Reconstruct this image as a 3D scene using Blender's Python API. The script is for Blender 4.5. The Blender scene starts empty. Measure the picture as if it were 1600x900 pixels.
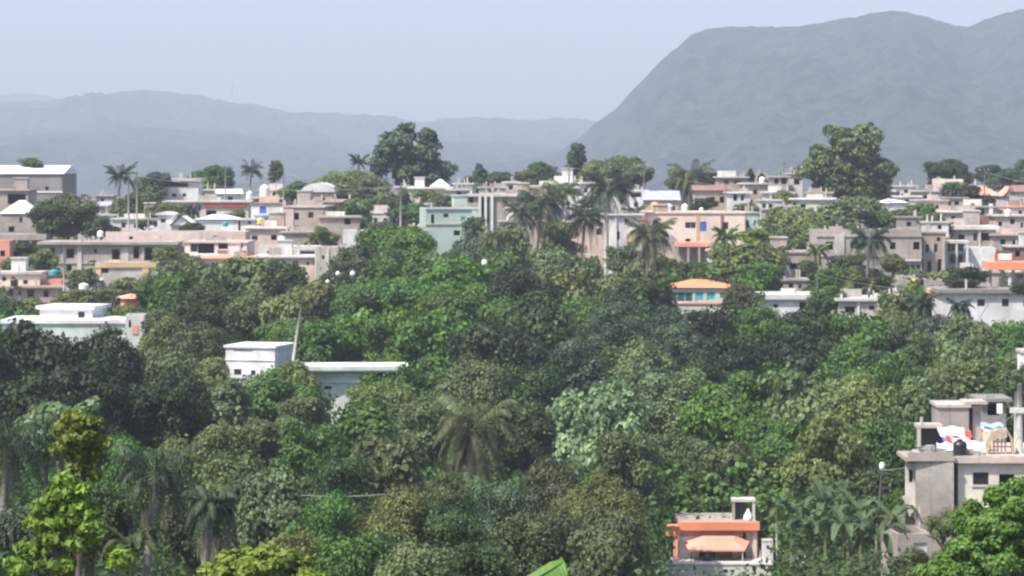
import bpy, math, random
import numpy as np
from math import radians, sin, cos, pi
random.seed(7)
RNG = np.random.default_rng(11)
S = bpy.context.scene
C = S.collection
R = radians

# ---------------------------------------------------------------- camera
F = 4537.0            # focal length in pixels of a 1600 px wide picture
CAMZ = 40.0
HY = 250.0            # row of the eye level
cam_d = bpy.data.cameras.new('camera')
cam = bpy.data.objects.new('camera', cam_d)
C.objects.link(cam)
S.camera = cam
cam.location = (0, 0, CAMZ)
cam.rotation_euler = (R(90), 0, 0)
cam_d.sensor_width = 36.0
cam_d.lens = 36.0 * F / 1600.0
cam_d.shift_y = -(450.0 - HY) / 1600.0
cam_d.clip_start = 1.0
cam_d.clip_end = 60000.0

# ---------------------------------------------------------------- light
SUN_EL, SUN_AZ = 55.0, -130.0      # azimuth measured from +Y towards +X
w = bpy.data.worlds.new('World')
S.world = w
w.use_nodes = True
nt = w.node_tree
nt.nodes.clear()
sky = nt.nodes.new('ShaderNodeTexSky')
sky.sky_type = 'NISHITA'
sky.sun_disc = False
sky.sun_elevation = R(SUN_EL)
sky.sun_rotation = R(SUN_AZ)
sky.air_density = 1.0
sky.dust_density = 2.5
sky.ozone_density = 3.0
bg = nt.nodes.new('ShaderNodeBackground')
bg.inputs['Strength'].default_value = 0.12
wo = nt.nodes.new('ShaderNodeOutputWorld')
nt.links.new(sky.outputs[0], bg.inputs[0])
nt.links.new(bg.outputs[0], wo.inputs[0])
sun_d = bpy.data.lights.new('sun', 'SUN')
sun_d.energy = 4.0
sun_d.angle = R(0.6)
sun_d.color = (1.0, 0.94, 0.85)
sun = bpy.data.objects.new('sun', sun_d)
C.objects.link(sun)
sd = (sin(R(SUN_AZ)) * cos(R(SUN_EL)), cos(R(SUN_AZ)) * cos(R(SUN_EL)), sin(R(SUN_EL)))
from mathutils import Vector
sun.rotation_euler = Vector(sd).to_track_quat('Z', 'Y').to_euler()
S.view_settings.view_transform = 'Standard'
S.view_settings.look = 'None'
S.view_settings.gamma = 1.0
S.view_settings.exposure = 0.98
HAZE_DENSITY = 0.00021
HAZE_COLOR = (0.762, 0.818, 0.978, 1)
S.render.engine = 'CYCLES'
S.cycles.max_bounces = 5
S.cycles.volume_bounces = 0
S.cycles.pixel_filter_type = 'BLACKMAN_HARRIS'
S.cycles.filter_width = 2.4

# ---------------------------------------------------------------- helpers
def W(px, py, D):
    return ((px - 800.0) * D / F, D, CAMZ + (HY - py) * D / F)

_gD = [0, 20, 40, 60, 80, 110, 150, 200, 260, 300, 330, 360, 420, 480, 560, 640, 1000, 2200, 9000]
_gZ = [-2, -5, -9.3, -15, -20, -24, -27, -28.2, -27, -23, -19.5, -17, -13.5, -11, -9, -10, -26, -55, -60]
def gz(x, y):
    d = math.hypot(x, y) if y > 0 else 0
    base = float(np.interp(d, _gD, _gZ))
    amp = min(1.0, max(0.0, (d - 100) / 150)) * 0.7
    return CAMZ + base + amp * (sin(x * 0.05 + 1.3) * cos(y * 0.043) + 0.5 * sin(x * 0.13 + y * 0.09))

def tag(o, label=None, cat=None, group=None, kind=None):
    if label: o['label'] = label
    if cat: o['category'] = cat
    if group: o['group'] = group
    if kind: o['kind'] = kind
    return o

def empty(name, loc, rz=0, label=None, cat=None, group=None):
    o = bpy.data.objects.new(name, None)
    C.objects.link(o)
    o.empty_display_size = 0.2
    o.location = loc
    o.rotation_euler = (0, 0, rz)
    return tag(o, label, cat, group)

def link(name, me, mat=None, parent=None, loc=(0, 0, 0), rot=(0, 0, 0), scale=(1, 1, 1)):
    o = bpy.data.objects.new(name, me)
    C.objects.link(o)
    o.location = loc; o.rotation_euler = rot; o.scale = scale
    if parent is not None: o.parent = parent
    if mat is not None:
        if len(me.materials) == 0:
            me.materials.append(mat)
        if me.materials[0] is not mat:
            o.material_slots[0].link = 'OBJECT'
            o.material_slots[0].material = mat
    return o

class MB:
    def __init__(self): self.v = []; self.f = []
    def quad(self, *p):
        n = len(self.v); self.v += [tuple(q) for q in p]; self.f.append(tuple(range(n, n + len(p))))
        return self
    def box(self, x0, x1, y0, y1, z0, z1):
        n = len(self.v)
        self.v += [(x0, y0, z0), (x1, y0, z0), (x1, y1, z0), (x0, y1, z0), (x0, y0, z1), (x1, y0, z1), (x1, y1, z1), (x0, y1, z1)]
        for q in ((0, 3, 2, 1), (4, 5, 6, 7), (0, 1, 5, 4), (1, 2, 6, 5), (2, 3, 7, 6), (3, 0, 4, 7)):
            self.f.append(tuple(n + i for i in q))
        return self
    def tube(self, pts, rad, n=8, cap=True):
        pts = [Vector(p) for p in pts]
        if not hasattr(rad, '__len__'): rad = [rad] * len(pts)
        b = len(self.v)
        for i, p in enumerate(pts):
            t = (pts[min(i + 1, len(pts) - 1)] - pts[max(i - 1, 0)]).normalized()
            u = t.cross(Vector((0.13, 0.97, 0.2))).normalized(); q = t.cross(u)
            for k in range(n):
                a = 2 * pi * k / n
                self.v.append(tuple(p + (u * cos(a) + q * sin(a)) * rad[i]))
        for i in range(len(pts) - 1):
            for k in range(n):
                self.f.append((b + i * n + k, b + i * n + (k + 1) % n, b + (i + 1) * n + (k + 1) % n, b + (i + 1) * n + k))
        if cap:
            self.f.append(tuple(b + k for k in range(n)))
            self.f.append(tuple(b + (len(pts) - 1) * n + n - 1 - k for k in range(n)))
        return self
    def lathe(self, prof, cx=0, cy=0, cz=0, n=24):
        b = len(self.v)
        for (r, z) in prof:
            for k in range(n):
                a = 2 * pi * k / n
                self.v.append((cx + r * cos(a), cy + r * sin(a), cz + z))
        for i in range(len(prof) - 1):
            for k in range(n):
                self.f.append((b + i * n + k, b + i * n + (k + 1) % n, b + (i + 1) * n + (k + 1) % n, b + (i + 1) * n + k))
        self.f.append(tuple(b + n - 1 - k for k in range(n)))
        self.f.append(tuple(b + (len(prof) - 1) * n + k for k in range(n)))
        return self
    def mesh(self, name, smooth=False):
        me = bpy.data.meshes.new(name)
        me.from_pydata(self.v, [], self.f)
        if smooth:
            me.polygons.foreach_set('use_smooth', [True] * len(me.polygons))
        me.update()
        return me
    def build(self, name, mat, parent=None, loc=(0, 0, 0), rot=(0, 0, 0), smooth=False):
        return link(name, self.mesh(name, smooth), mat, parent, loc, rot)

# ---------------------------------------------------------------- materials
_mats = {}
def base_mat(name):
    m = bpy.data.materials.new(name); m.use_nodes = True
    n = m.node_tree; n.nodes.clear()
    out = n.nodes.new('ShaderNodeOutputMaterial'); p = n.nodes.new('ShaderNodeBsdfPrincipled')
    n.links.new(p.outputs[0], out.inputs[0])
    return m, n, p, out

def mixc(n, fac, a, b):
    x = n.nodes.new('ShaderNodeMix'); x.data_type = 'RGBA'
    for s, v in ((x.inputs[0], fac), (x.inputs[6], a), (x.inputs[7], b)):
        if hasattr(v, 'is_output'): n.links.new(v, s)
        elif isinstance(v, tuple): s.default_value = (v[0], v[1], v[2], 1)
        else: s.default_value = v
    return x.outputs[2]

def ramp(n, src, a, b):
    r = n.nodes.new('ShaderNodeMapRange'); r.inputs[1].default_value = a; r.inputs[2].default_value = b
    n.links.new(src, r.inputs[0]); return r.outputs[0]

def noise(n, vec, scale, detail=4, rough=.6):
    x = n.nodes.new('ShaderNodeTexNoise'); x.inputs['Scale'].default_value = scale
    x.inputs['Detail'].default_value = detail; x.inputs['Roughness'].default_value = rough
    if vec is not None: n.links.new(vec, x.inputs['Vector'])
    return x.outputs['Fac']

def mapped(n, src, sc):
    m = n.nodes.new('ShaderNodeMapping'); m.inputs['Scale'].default_value = sc
    n.links.new(src, m.inputs[0]); return m.outputs[0]

def wall_mat(key, col, dirt=(.16, .145, .13), amount=.55, block=False, rough=.85):
    """plaster or bare block wall: broad stains, rain streaks, optional block courses"""
    if key in _mats: return _mats[key]
    m, n, p, o = base_mat(key)
    tc = n.nodes.new('ShaderNodeTexCoord').outputs['Object']
    geo = n.nodes.new('ShaderNodeNewGeometry').outputs['Position']
    blot = ramp(n, noise(n, geo, .55, 6, .65), .42, .72)
    streak = ramp(n, noise(n, mapped(n, geo, (2.2, 2.2, .18)), 1.0, 4, .6), .5, .75)
    fine = noise(n, geo, 5.0, 5, .7)
    ad = n.nodes.new('ShaderNodeMath'); ad.operation = 'MAXIMUM'
    n.links.new(blot, ad.inputs[0]); n.links.new(streak, ad.inputs[1])
    big = noise(n, geo, .22, 3, .5)
    mu = n.nodes.new('ShaderNodeMath'); mu.operation = 'MULTIPLY'; mu.inputs[1].default_value = amount
    n.links.new(ad.outputs[0], mu.inputs[0])
    c = mixc(n, ramp(n, fine, .3, .8), tuple(x * 1.08 for x in col), tuple(x * .82 for x in col))
    c = mixc(n, ramp(n, big, .40, .62), c, tuple(x * k for x, k in zip(col, (.80, .76, .75))))
    hsrc = fine
    if block:
        sep = n.nodes.new('ShaderNodeSeparateXYZ'); n.links.new(tc, sep.inputs[0])
        a = n.nodes.new('ShaderNodeMath'); n.links.new(sep.outputs[0], a.inputs[0]); n.links.new(sep.outputs[1], a.inputs[1])
        cb = n.nodes.new('ShaderNodeCombineXYZ'); n.links.new(a.outputs[0], cb.inputs[0]); n.links.new(sep.outputs[2], cb.inputs[1])
        br = n.nodes.new('ShaderNodeTexBrick'); n.links.new(cb.outputs[0], br.inputs['Vector'])
        br.inputs['Scale'].default_value = 1.0; br.inputs['Brick Width'].default_value = .42; br.inputs['Row Height'].default_value = .21
        br.inputs['Mortar Size'].default_value = .018
        br.inputs['Color1'].default_value = (1.12, 1.1, 1.08, 1); br.inputs['Color2'].default_value = (.78, .78, .8, 1); br.inputs['Mortar'].default_value = (.6, .58, .55, 1)
        mm = n.nodes.new('ShaderNodeMix'); mm.data_type = 'RGBA'; mm.blend_type = 'MULTIPLY'; mm.inputs[0].default_value = .28
        n.links.new(c, mm.inputs[6]); n.links.new(br.outputs[0], mm.inputs[7]); c = mm.outputs[2]
    c = mixc(n, mu.outputs[0], c, dirt)
    n.links.new(c, p.inputs['Base Color'])
    p.inputs['Roughness'].default_value = rough
    b = n.nodes.new('ShaderNodeBump'); b.inputs['Strength'].default_value = .4; b.inputs['Distance'].default_value = .04
    n.links.new(hsrc, b.inputs['Height']); n.links.new(b.outputs[0], p.inputs['Normal'])
    _mats[key] = m
    return m

def plain_mat(key, col, rough=.6, metal=0, var=.25, scale=3.0, spec=.5):
    if key in _mats: return _mats[key]
    m, n, p, o = base_mat(key)
    g = n.nodes.new('ShaderNodeNewGeometry').outputs['Position']
    f = noise(n, g, scale, 4)
    n.links.new(mixc(n, ramp(n, f, .3, .7), tuple(x * (1 - var) for x in col), tuple(min(1, x * (1 + var * .5)) for x in col)), p.inputs['Base Color'])
    p.inputs['Roughness'].default_value = rough; p.inputs['Metallic'].default_value = metal
    p.inputs['Specular IOR Level'].default_value = spec
    _mats[key] = m
    return m

def leaf_mat(key, dark, light, trans=.28, rough=.55):
    if key in _mats: return _mats[key]
    m, n, p, o = base_mat(key)
    at = n.nodes.new('ShaderNodeAttribute'); at.attribute_name = 'v'
    oi = n.nodes.new('ShaderNodeObjectInfo')
    geo = n.nodes.new('ShaderNodeNewGeometry')
    pn = ramp(n, noise(n, geo.outputs['Position'], .28, 3), .35, .65)
    ad = n.nodes.new('ShaderNodeMath'); ad.operation = 'MULTIPLY_ADD'
    n.links.new(pn, ad.inputs[0]); ad.inputs[1].default_value = .35
    n.links.new(at.outputs['Fac'], ad.inputs[2])
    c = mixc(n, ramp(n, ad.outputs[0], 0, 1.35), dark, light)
    hs = n.nodes.new('ShaderNodeHueSaturation')
    n.links.new(c, hs.inputs['Color'])
    r1 = n.nodes.new('ShaderNodeMapRange'); r1.inputs[3].default_value = .82; r1.inputs[4].default_value = 1.2
    n.links.new(oi.outputs['Random'], r1.inputs[0]); n.links.new(r1.outputs[0], hs.inputs['Value'])
    r2 = n.nodes.new('ShaderNodeMapRange'); r2.inputs[3].default_value = .488; r2.inputs[4].default_value = .512
    n.links.new(oi.outputs['Random'], r2.inputs[0]); n.links.new(r2.outputs[0], hs.inputs['Hue'])
    c = hs.outputs[0]
    n.links.new(c, p.inputs['Base Color']); p.inputs['Roughness'].default_value = rough
    p.inputs['Specular IOR Level'].default_value = .35
    t = n.nodes.new('ShaderNodeBsdfTranslucent'); n.links.new(c, t.inputs[0])
    mx = n.nodes.new('ShaderNodeMixShader'); mx.inputs[0].default_value = trans
    n.links.new(p.outputs[0], mx.inputs[1]); n.links.new(t.outputs[0], mx.inputs[2]); n.links.new(mx.outputs[0], o.inputs[0])
    _mats[key] = m
    return m

L = {
 'dark':   leaf_mat('dark_leaf', (.010, .022, .006), (.095, .145, .042)),
 'green':  leaf_mat('green_leaf', (.018, .050, .008), (.130, .245, .045)),
 'bright': leaf_mat('bright_leaf', (.030, .080, .008), (.160, .290, .040)),
 'olive':  leaf_mat('olive_leaf', (.036, .054, .012), (.245, .295, .090)),
 'dusty':  leaf_mat('dusty_leaf', (.024, .042, .013), (.205, .265, .100)),
 'blue':   leaf_mat('bluish_leaf', (.016, .034, .018), (.135, .190, .100)),
 'pale':   leaf_mat('pale_leaf', (.036, .066, .024), (.280, .380, .180)),
 'lime':   leaf_mat('lime_leaf', (.045, .080, .008), (.300, .400, .050)),
 'yellow': leaf_mat('yellow_green_leaf', (.070, .125, .010), (.300, .430, .050)),
 'corner': leaf_mat('fresh_green_leaf', (.035, .095, .010), (.190, .350, .050)),
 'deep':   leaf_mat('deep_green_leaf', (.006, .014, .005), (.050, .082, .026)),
 'brown':  leaf_mat('brownish_leaf', (.024, .034, .013), (.140, .172, .070)),
 'palm':   leaf_mat('palm_leaf', (.010, .024, .012), (.085, .125, .062)),
 'dead':   leaf_mat('dead_leaf', (.11, .085, .05), (.30, .25, .17)),
 'dry':    leaf_mat('dry_cream_leaf', (.30, .26, .18), (.58, .52, .40)),
 'banana': leaf_mat('banana_leaf', (.08, .17, .015), (.17, .30, .03), rough=.5),
 'banana2': leaf_mat('grey_banana_leaf', (.05, .085, .04), (.14, .19, .10), rough=.45),
}
BARK = plain_mat('bark', (.12, .095, .07), .9, var=.5, scale=2)
PBARK = plain_mat('palm_bark', (.26, .235, .20), .9, var=.4, scale=4)
M = {
 'grey':  wall_mat('bare_concrete', (.44, .40, .355), block=True, amount=.75),
 'grey2': wall_mat('dark_concrete', (.29, .27, .26), block=True, amount=.5),
 'lgrey': wall_mat('light_concrete', (.58, .54, .485), amount=.65),
 'pink':  wall_mat('pinkish_plaster', (.64, .505, .445), amount=.45),
 'taupe': wall_mat('taupe_plaster', (.45, .375, .325), block=True, amount=.4),
 'white': wall_mat('white_plaster', (.78, .79, .80), dirt=(.36, .35, .33), amount=.7),
 'white2': wall_mat('old_white_plaster', (.70, .69, .66), dirt=(.25, .25, .23), amount=.55),
 'mintw': wall_mat('greenish_white_plaster', (.62, .68, .63), dirt=(.32, .34, .30), amount=.75),
 'cream': wall_mat('cream_plaster', (.74, .67, .57), dirt=(.36, .31, .27), amount=.4),
 'peach': wall_mat('peach_plaster', (.80, .65, .55), dirt=(.48, .38, .32), amount=.35),
 'salmon': wall_mat('salmon_plaster', (.70, .30, .22), dirt=(.35, .22, .18), amount=.4),
 'yellow': wall_mat('yellow_plaster', (.62, .45, .22), dirt=(.36, .30, .20), amount=.5),
 'mint':  wall_mat('mint_plaster', (.44, .55, .49), dirt=(.32, .37, .34), amount=.5),
 'orange': wall_mat('orange_paint', (.84, .30, .15), dirt=(.42, .20, .12), amount=.3),
 'opink': wall_mat('faded_orange_paint', (.84, .36, .26), dirt=(.5, .28, .22), amount=.3),
 'rust':  wall_mat('rusty_red', (.30, .15, .12), amount=.5),
 'red':   plain_mat('red_sheet', (.6, .12, .12), .6),
 'metal': plain_mat('roof_metal', (.50, .50, .52), .45, .2, scale=.6),
 'wmetal': plain_mat('white_sheet_roof', (.82, .82, .84), .5, 0, var=.1),
 'glass': plain_mat('window_glass', (.025, .028, .032), .12, 0),
 'tealglass': plain_mat('teal_glass', (.02, .10, .10), .2),
 'teal':  plain_mat('teal_paint', (.06, .36, .40), .5),
 'blue':  plain_mat('blue_paint', (.05, .12, .55), .5),
 'skyblue': plain_mat('sky_blue_paint', (.35, .50, .75), .5),
 'frame': plain_mat('frame_paint', (.55, .54, .52), .6),
 'dframe': plain_mat('dark_frame', (.08, .07, .07), .5),
 'wood':  plain_mat('brown_door', (.10, .07, .055), .6),
 'black': plain_mat('black_plastic', (.018, .018, .02), .4),
 'wplast': plain_mat('white_plastic', (.80, .80, .78), .45, var=.08),
 'oplast': plain_mat('orange_plastic', (.80, .34, .14), .5, var=.1),
 'yplast': plain_mat('yellow_plastic', (.80, .62, .12), .5, var=.1),
 'steel': plain_mat('rebar_steel', (.16, .10, .07), .7, .3),
 'pole':  plain_mat('pole_concrete', (.44, .43, .39), .85, scale=1.5),
 'cable': plain_mat('cable', (.30, .32, .30), .7),
 'cloth': plain_mat('white_cloth', (.80, .80, .82), .9, var=.1),
 'tan':   plain_mat('tan_cloth', (.52, .42, .30), .9, var=.3),
 'redcl': plain_mat('red_cloth', (.55, .07, .06), .9),
 'bluecl': plain_mat('blue_cloth', (.12, .25, .50), .9),
 'rubble': wall_mat('rubble_stone', (.42, .40, .37), amount=.5),
}
# ---------------------------------------------------------------- ground, hills
def grid_mesh(name, xs, ys, zf, smooth=True):
    X, Y = np.meshgrid(xs, ys)
    nx, ny = len(xs), len(ys)
    Z = zf(X, Y)
    co = np.stack([X, Y, Z], -1).reshape(-1, 3)
    i = np.arange(nx - 1)[None, :] + nx * np.arange(ny - 1)[:, None]
    fa = np.stack([i, i + 1, i + nx + 1, i + nx], -1).reshape(-1, 4)
    return raw_mesh(name, co, fa, smooth)

def raw_mesh(name, co, fa, smooth=False, v=None):
    me = bpy.data.meshes.new(name)
    nf, k = fa.shape
    me.vertices.add(len(co)); me.vertices.foreach_set('co', co.astype(np.float32).ravel())
    me.loops.add(nf * k); me.loops.foreach_set('vertex_index', fa.astype(np.int32).ravel())
    me.polygons.add(nf); me.polygons.foreach_set('loop_start', (np.arange(nf) * k).astype(np.int32))
    try: me.polygons.foreach_set('loop_total', np.full(nf, k, dtype=np.int32))
    except Exception: pass
    if smooth: me.polygons.foreach_set('use_smooth', np.ones(nf, dtype=bool))
    if v is not None:
        a = me.attributes.new('v', 'FLOAT', 'FACE'); a.data.foreach_set('value', v.astype(np.float32))
    me.update(calc_edges=True)
    return me

m, n, p, o = base_mat('ground_earth')
g = n.nodes.new('ShaderNodeNewGeometry').outputs['Position']
c1 = mixc(n, ramp(n, noise(n, g, .08, 6), .42, .6), (.055, .075, .03), (.16, .13, .09))
c2 = mixc(n, ramp(n, noise(n, g, .9, 5), .3, .7), c1, (.05, .06, .028))
n.links.new(c2, p.inputs['Base Color']); p.inputs['Roughness'].default_value = .95
GROUND = m
gzv = np.vectorize(gz)
xs = np.concatenate([-np.geomspace(9000, 160, 22), np.linspace(-150, 150, 61), np.geomspace(160, 9000, 22)])
ys = np.concatenate([np.linspace(-300, 700, 126), np.geomspace(720, 9500, 24)])
gr = link('ground', grid_mesh('ground', xs, ys, gzv), GROUND); tag(gr, kind='structure')

def fbm(X, Y, sc, seed, octs=5):
    r = np.random.default_rng(seed); out = np.zeros_like(X); a = 1.0; f = 1.0 / sc
    for _ in range(octs):
        for _k in range(3):
            th = r.uniform(0, 2 * pi); ph = r.uniform(0, 2 * pi)
            out += a * np.sin((X * cos(th) + Y * sin(th)) * f * r.uniform(.8, 1.3) * 2 * pi + ph) / 3
        a *= .5; f *= 2.05
    return out

m, n, p, o = base_mat('forested_hill')
g = n.nodes.new('ShaderNodeNewGeometry').outputs['Position']
c1 = mixc(n, ramp(n, noise(n, g, .040, 9, .82), .42, .58), (.001, .009, .010), (.052, .100, .080))
c2 = mixc(n, ramp(n, noise(n, g, .006, 7, .7), .61, .68), c1, (.15, .165, .14))
n.links.new(c2, p.inputs['Base Color']); p.inputs['Roughness'].default_value = .95
b = n.nodes.new('ShaderNodeBump'); b.inputs['Strength'].default_value = .8; b.inputs['Distance'].default_value = 25
n.links.new(noise(n, g, .07, 8, .8), b.inputs['Height']); n.links.new(b.outputs[0], p.inputs['Normal'])
HILL = m

def ridge(name, pts, D, front, back, seed, rough=6.0, x_ext=None):
    px = np.array([a for a, _ in pts], float); py = np.array([b for _, b in pts], float)
    hz = CAMZ + (HY - py) * D / F; hx = (px - 800) * D / F
    lo = min(hx) - 200; hi = max(hx) + 200
    xs = np.linspace(lo, hi, 700); ys = np.linspace(D - front, D + back, 200)
    rr = np.random.default_rng(seed)
    def zf(X, Y):
        crest = np.interp(X, hx, hz, left=hz[0], right=hz[-1])
        crest = crest + fbm(X, X * 0, 60, seed + 9, 5) * rough * .30
        # smoothing of the drawn crest away from the crest line
        t = np.where(Y < D, (D - Y) / front, (Y - D) / back)
        base = -12.0
        spur = fbm(X, Y * .35, 300, seed, 5)
        s = np.clip(1 - t, 0, 1)
        prof = s ** 1.25 * (1 + .34 * spur * np.sin(np.clip(t, 0, 1) * pi))
        prof = np.minimum(prof, 1 - .45 * t)
        z = base + (crest - base) * prof
        z += fbm(X, Y, 60, seed + 3, 5) * rough * .7 * np.clip(t * 6, 0, 1) * np.clip(s * 4, 0, 1)
        return np.where(t > .985, -24.0, z)
    o = link(name, grid_mesh(name, xs, ys, zf), HILL)
    return tag(o, kind='structure')

ridge('hills', [(-700, 60), (-200, 10), (700, 262), (760, 256), (830, 247), (870, 236), (905, 214), (935, 189), (960, 171), (1000, 128), (1040, 88), (1080, 52), (1105, 41), (1180, 40),
      (1262, 38), (1330, 25), (1390, 15), (1440, 22), (1490, 35), (1512, 40), (1560, 22), (1600, 12), (1700, -20), (1900, 10), (2400, 120)][2:], 3600, 1500, 1500, 3, 7)
ridge('hills', [(-900, 60), (-400, 110), (0, 160), (60, 158), (100, 155), (150, 150), (200, 142), (250, 141), (310, 148), (360, 158), (410, 165), (450, 173), (520, 176),
      (580, 180), (620, 183), (660, 191), (700, 186), (740, 183), (820, 187), (870, 184), (910, 186), (960, 190), (1200, 180), (2000, 150)], 6200, 2200, 1500, 21, 10)
ridge('hills', [(-900, 150), (-300, 210), (0, 214), (120, 205), (240, 200), (330, 204), (450, 222), (600, 232), (690, 219), (760, 222), (830, 225), (900, 232), (1000, 250), (1100, 262)], 4600, 1500, 1300, 33, 8)
ridge('hills', [(-1200, 60), (-300, 120), (-60, 142), (0, 147), (45, 144), (95, 154), (200, 170), (500, 200), (900, 210)], 8200, 1300, 1300, 41, 10)

# haze: one closed box round camera, town and hills
hz = MB().box(-5200, 5200, -400, 10500, -27, 640).build('haze', None)
m = bpy.data.materials.new('haze_air'); m.use_nodes = True; n = m.node_tree; n.nodes.clear()
out = n.nodes.new('ShaderNodeOutputMaterial'); pv = n.nodes.new('ShaderNodeVolumePrincipled')
pv.inputs['Color'].default_value = HAZE_COLOR; pv.inputs['Density'].default_value = HAZE_DENSITY
n.links.new(pv.outputs[0], out.inputs['Volume'])
hz.data.materials.append(m); tag(hz, kind='stuff')

# ---------------------------------------------------------------- leaves
def leaves(cent, nrm, size, rng, aspect=1.5, droop=0.0, jit=.7):
    """leaf-sized folded kites: centres (N,3), outward normals (N,3), size (N,)"""
    N = len(cent)
    nn = nrm + rng.normal(0, jit, (N, 3)); nn /= np.linalg.norm(nn, axis=1)[:, None] + 1e-9
    t = np.cross(nn, rng.normal(0, 1, (N, 3))); t /= np.linalg.norm(t, axis=1)[:, None] + 1e-9
    t[:, 2] -= droop; t /= np.linalg.norm(t, axis=1)[:, None]
    b = np.cross(nn, t); b /= np.linalg.norm(b, axis=1)[:, None] + 1e-9
    s = size[:, None]
    a = cent - t * s * aspect * .5
    c = cent + t * s * aspect * .5 - nn * s * .15
    l = cent + b * s * .5 + t * s * .1 + nn * s * .08
    r = cent - b * s * .5 + t * s * .1 + nn * s * .08
    co = np.stack([a, r, c, l], 1).reshape(-1, 3)
    fa = (np.arange(N)[:, None] * 4 + np.arange(4)[None, :])
    return co, fa

def unit(rng, N, up=.2):
    d = rng.normal(0, 1, (N, 3)); d[:, 2] += up; d /= np.linalg.norm(d, axis=1)[:, None]
    return d

def crown_mesh(name, r, rz, blobs, seed, lobe_r=(.7, 1.3), leaf=.32, per=60, dens=1.0, aspect=1.5, jit=.42):
    """blobs: list of (x,y,z,rx,rz) in units of (r, r, rz) giving the big masses of the crown"""
    rng = np.random.default_rng(seed)
    cents = []; nr = []; sz = []; vv = []
    for (bx, by, bz, br, bzr) in blobs:
        R_, Z_ = br * r, bzr * rz
        n_l = int(dens * 2.6 * (R_ * R_ + R_ * Z_) / (np.mean(lobe_r) ** 2)) + 5
        d = unit(rng, n_l, .25)
        k = np.clip(rng.normal(.92, .17, n_l), .35, 1.22)
        pos = np.stack([bx * r + d[:, 0] * R_ * k, by * r + d[:, 1] * R_ * k, bz * rz + d[:, 2] * Z_ * k], 1)
        lr = rng.uniform(*lobe_r, n_l) * rng.choice([.7, 1.0, 1.15], n_l)
        lv = rng.uniform(0, 1, n_l)
        for i in range(n_l):
            cnt = int(per * (lr[i] / np.mean(lobe_r)) ** 2)
            q = unit(rng, cnt, .35)
            q2 = q * np.array([1, 1, .72]) * lr[i] * np.clip(rng.normal(.88, .16, cnt), .2, 1.2)[:, None]
            cents.append(pos[i] + q2)
            nr.append(q * .75 + d[i] * .35 + np.array([0, 0, .25]))
            sz.append(leaf * rng.uniform(.6, 1.3, cnt))
            vv.append(np.clip(.62 * lv[i] ** 1.2 + .38 * rng.uniform(0, 1, cnt), 0, 1))
    cents = np.concatenate(cents); nr = np.concatenate(nr); sz = np.concatenate(sz); vv = np.concatenate(vv)
    co, fa = leaves(cents, nr, sz, rng, aspect, 0, jit)
    return raw_mesh(name, co, fa, False, vv)

def trunk_mesh(name, h, rz, r, seed, tr=.28, limbs=6):
    """tapered trunk from 0 to h, limbs spreading into the crown above h"""
    rng = random.Random(seed); mb = MB()
    lean = rng.uniform(-.3, .3)
    mb.tube([(0, 0, -1), (lean * .3, 0, h * .5), (lean, .1, h), (lean * 1.3, 0, h + rz * .8)], [tr * 1.25, tr, tr * .8, tr * .35], 7)
    for k in range(limbs):
        a = 2 * pi * k / limbs + rng.uniform(-.4, .4); z0 = h + rng.uniform(-.2, .5) * rz
        e = rng.uniform(.5, .85) * r
        mb.tube([(lean, 0, z0), (lean + cos(a) * e * .5, sin(a) * e * .5, z0 + rz * .4), (lean + cos(a) * e, sin(a) * e, z0 + rz * rng.uniform(.5, .9))], [tr * .5, tr * .35, tr * .12], 5)
    return mb.mesh(name, True)

def rblobs(seed, n=6, flat=1.0):
    rng = random.Random(seed); out = [(0, 0, -.1, .54, .6)]
    for k in range(n):
        a = 2 * pi * k / n + rng.uniform(-.5, .5); e = rng.uniform(.40, .84)
        out.append((cos(a) * e, sin(a) * e, rng.uniform(-.5, .42) * flat, rng.uniform(.28, .46), rng.uniform(.28, .48)))
    for k in range(rng.randint(3, 6)):      # stray boughs that break the outline
        a = rng.uniform(0, 6.28); e = rng.uniform(.3, .92); q = rng.uniform(.12, .24)
        out.append((cos(a) * e, sin(a) * e, rng.uniform(.25, .95) * (1.15 - e * .6), q, q * rng.uniform(.8, 1.5)))
    for k in range(2):
        out.append((rng.uniform(-.3, .3), rng.uniform(-.3, .3), rng.uniform(.42, .58), rng.uniform(.3, .42), rng.uniform(.3, .42)))
    return out

_cr = {}
def crown_proto(shape, size, var, lod):
    k = (shape, size, var, lod)
    if k in _cr: return _cr[k]
    sd = hash((len(shape), ord(shape[0]), int(size * 10), var)) % 9999
    # per-shape style: leaf size, lobe radius, squash
    st = {'round': dict(leaf=.30, lobe_r=(.55, 1.05), per=46), 'coarse': dict(leaf=.46, lobe_r=(.6, 1.2), per=34), 'fine': dict(leaf=.24, lobe_r=(.45, .85), per=48),
          'tall': dict(leaf=.28, lobe_r=(.4, .8), per=46), 'wide': dict(leaf=.30, lobe_r=(.5, 1.0), per=50), 'far': dict(leaf=.42, lobe_r=(.6, 1.1), per=34)}[shape]
    rz = {'round': .85, 'coarse': .85, 'fine': .9, 'tall': 2.9, 'wide': .62, 'far': .85}[shape]
    dens = 1.0 if size > 2.6 else 1.3
    if size > 5: st = dict(st); st['lobe_r'] = tuple(a * 1.2 for a in st['lobe_r']); st['per'] = int(st['per'] * 1.3)
    if size < 2.6: st = dict(st); st['lobe_r'] = tuple(a * .7 for a in st['lobe_r']); st['leaf'] *= .85; st['per'] = int(st['per'] * .7)
    lf, pr = {0: (.44, 3.4), 1: (.64, 1.9), 2: (.88, 1.35)}[lod]
    st = dict(st); st['leaf'] *= lf; st['per'] = int(st['per'] * pr)
    me = crown_mesh('crown', size, size * rz, rblobs(sd, 6 if size < 5 else 8), sd, dens=dens, **st)
    _cr[k] = (me, rz * size); return _cr[k]

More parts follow.
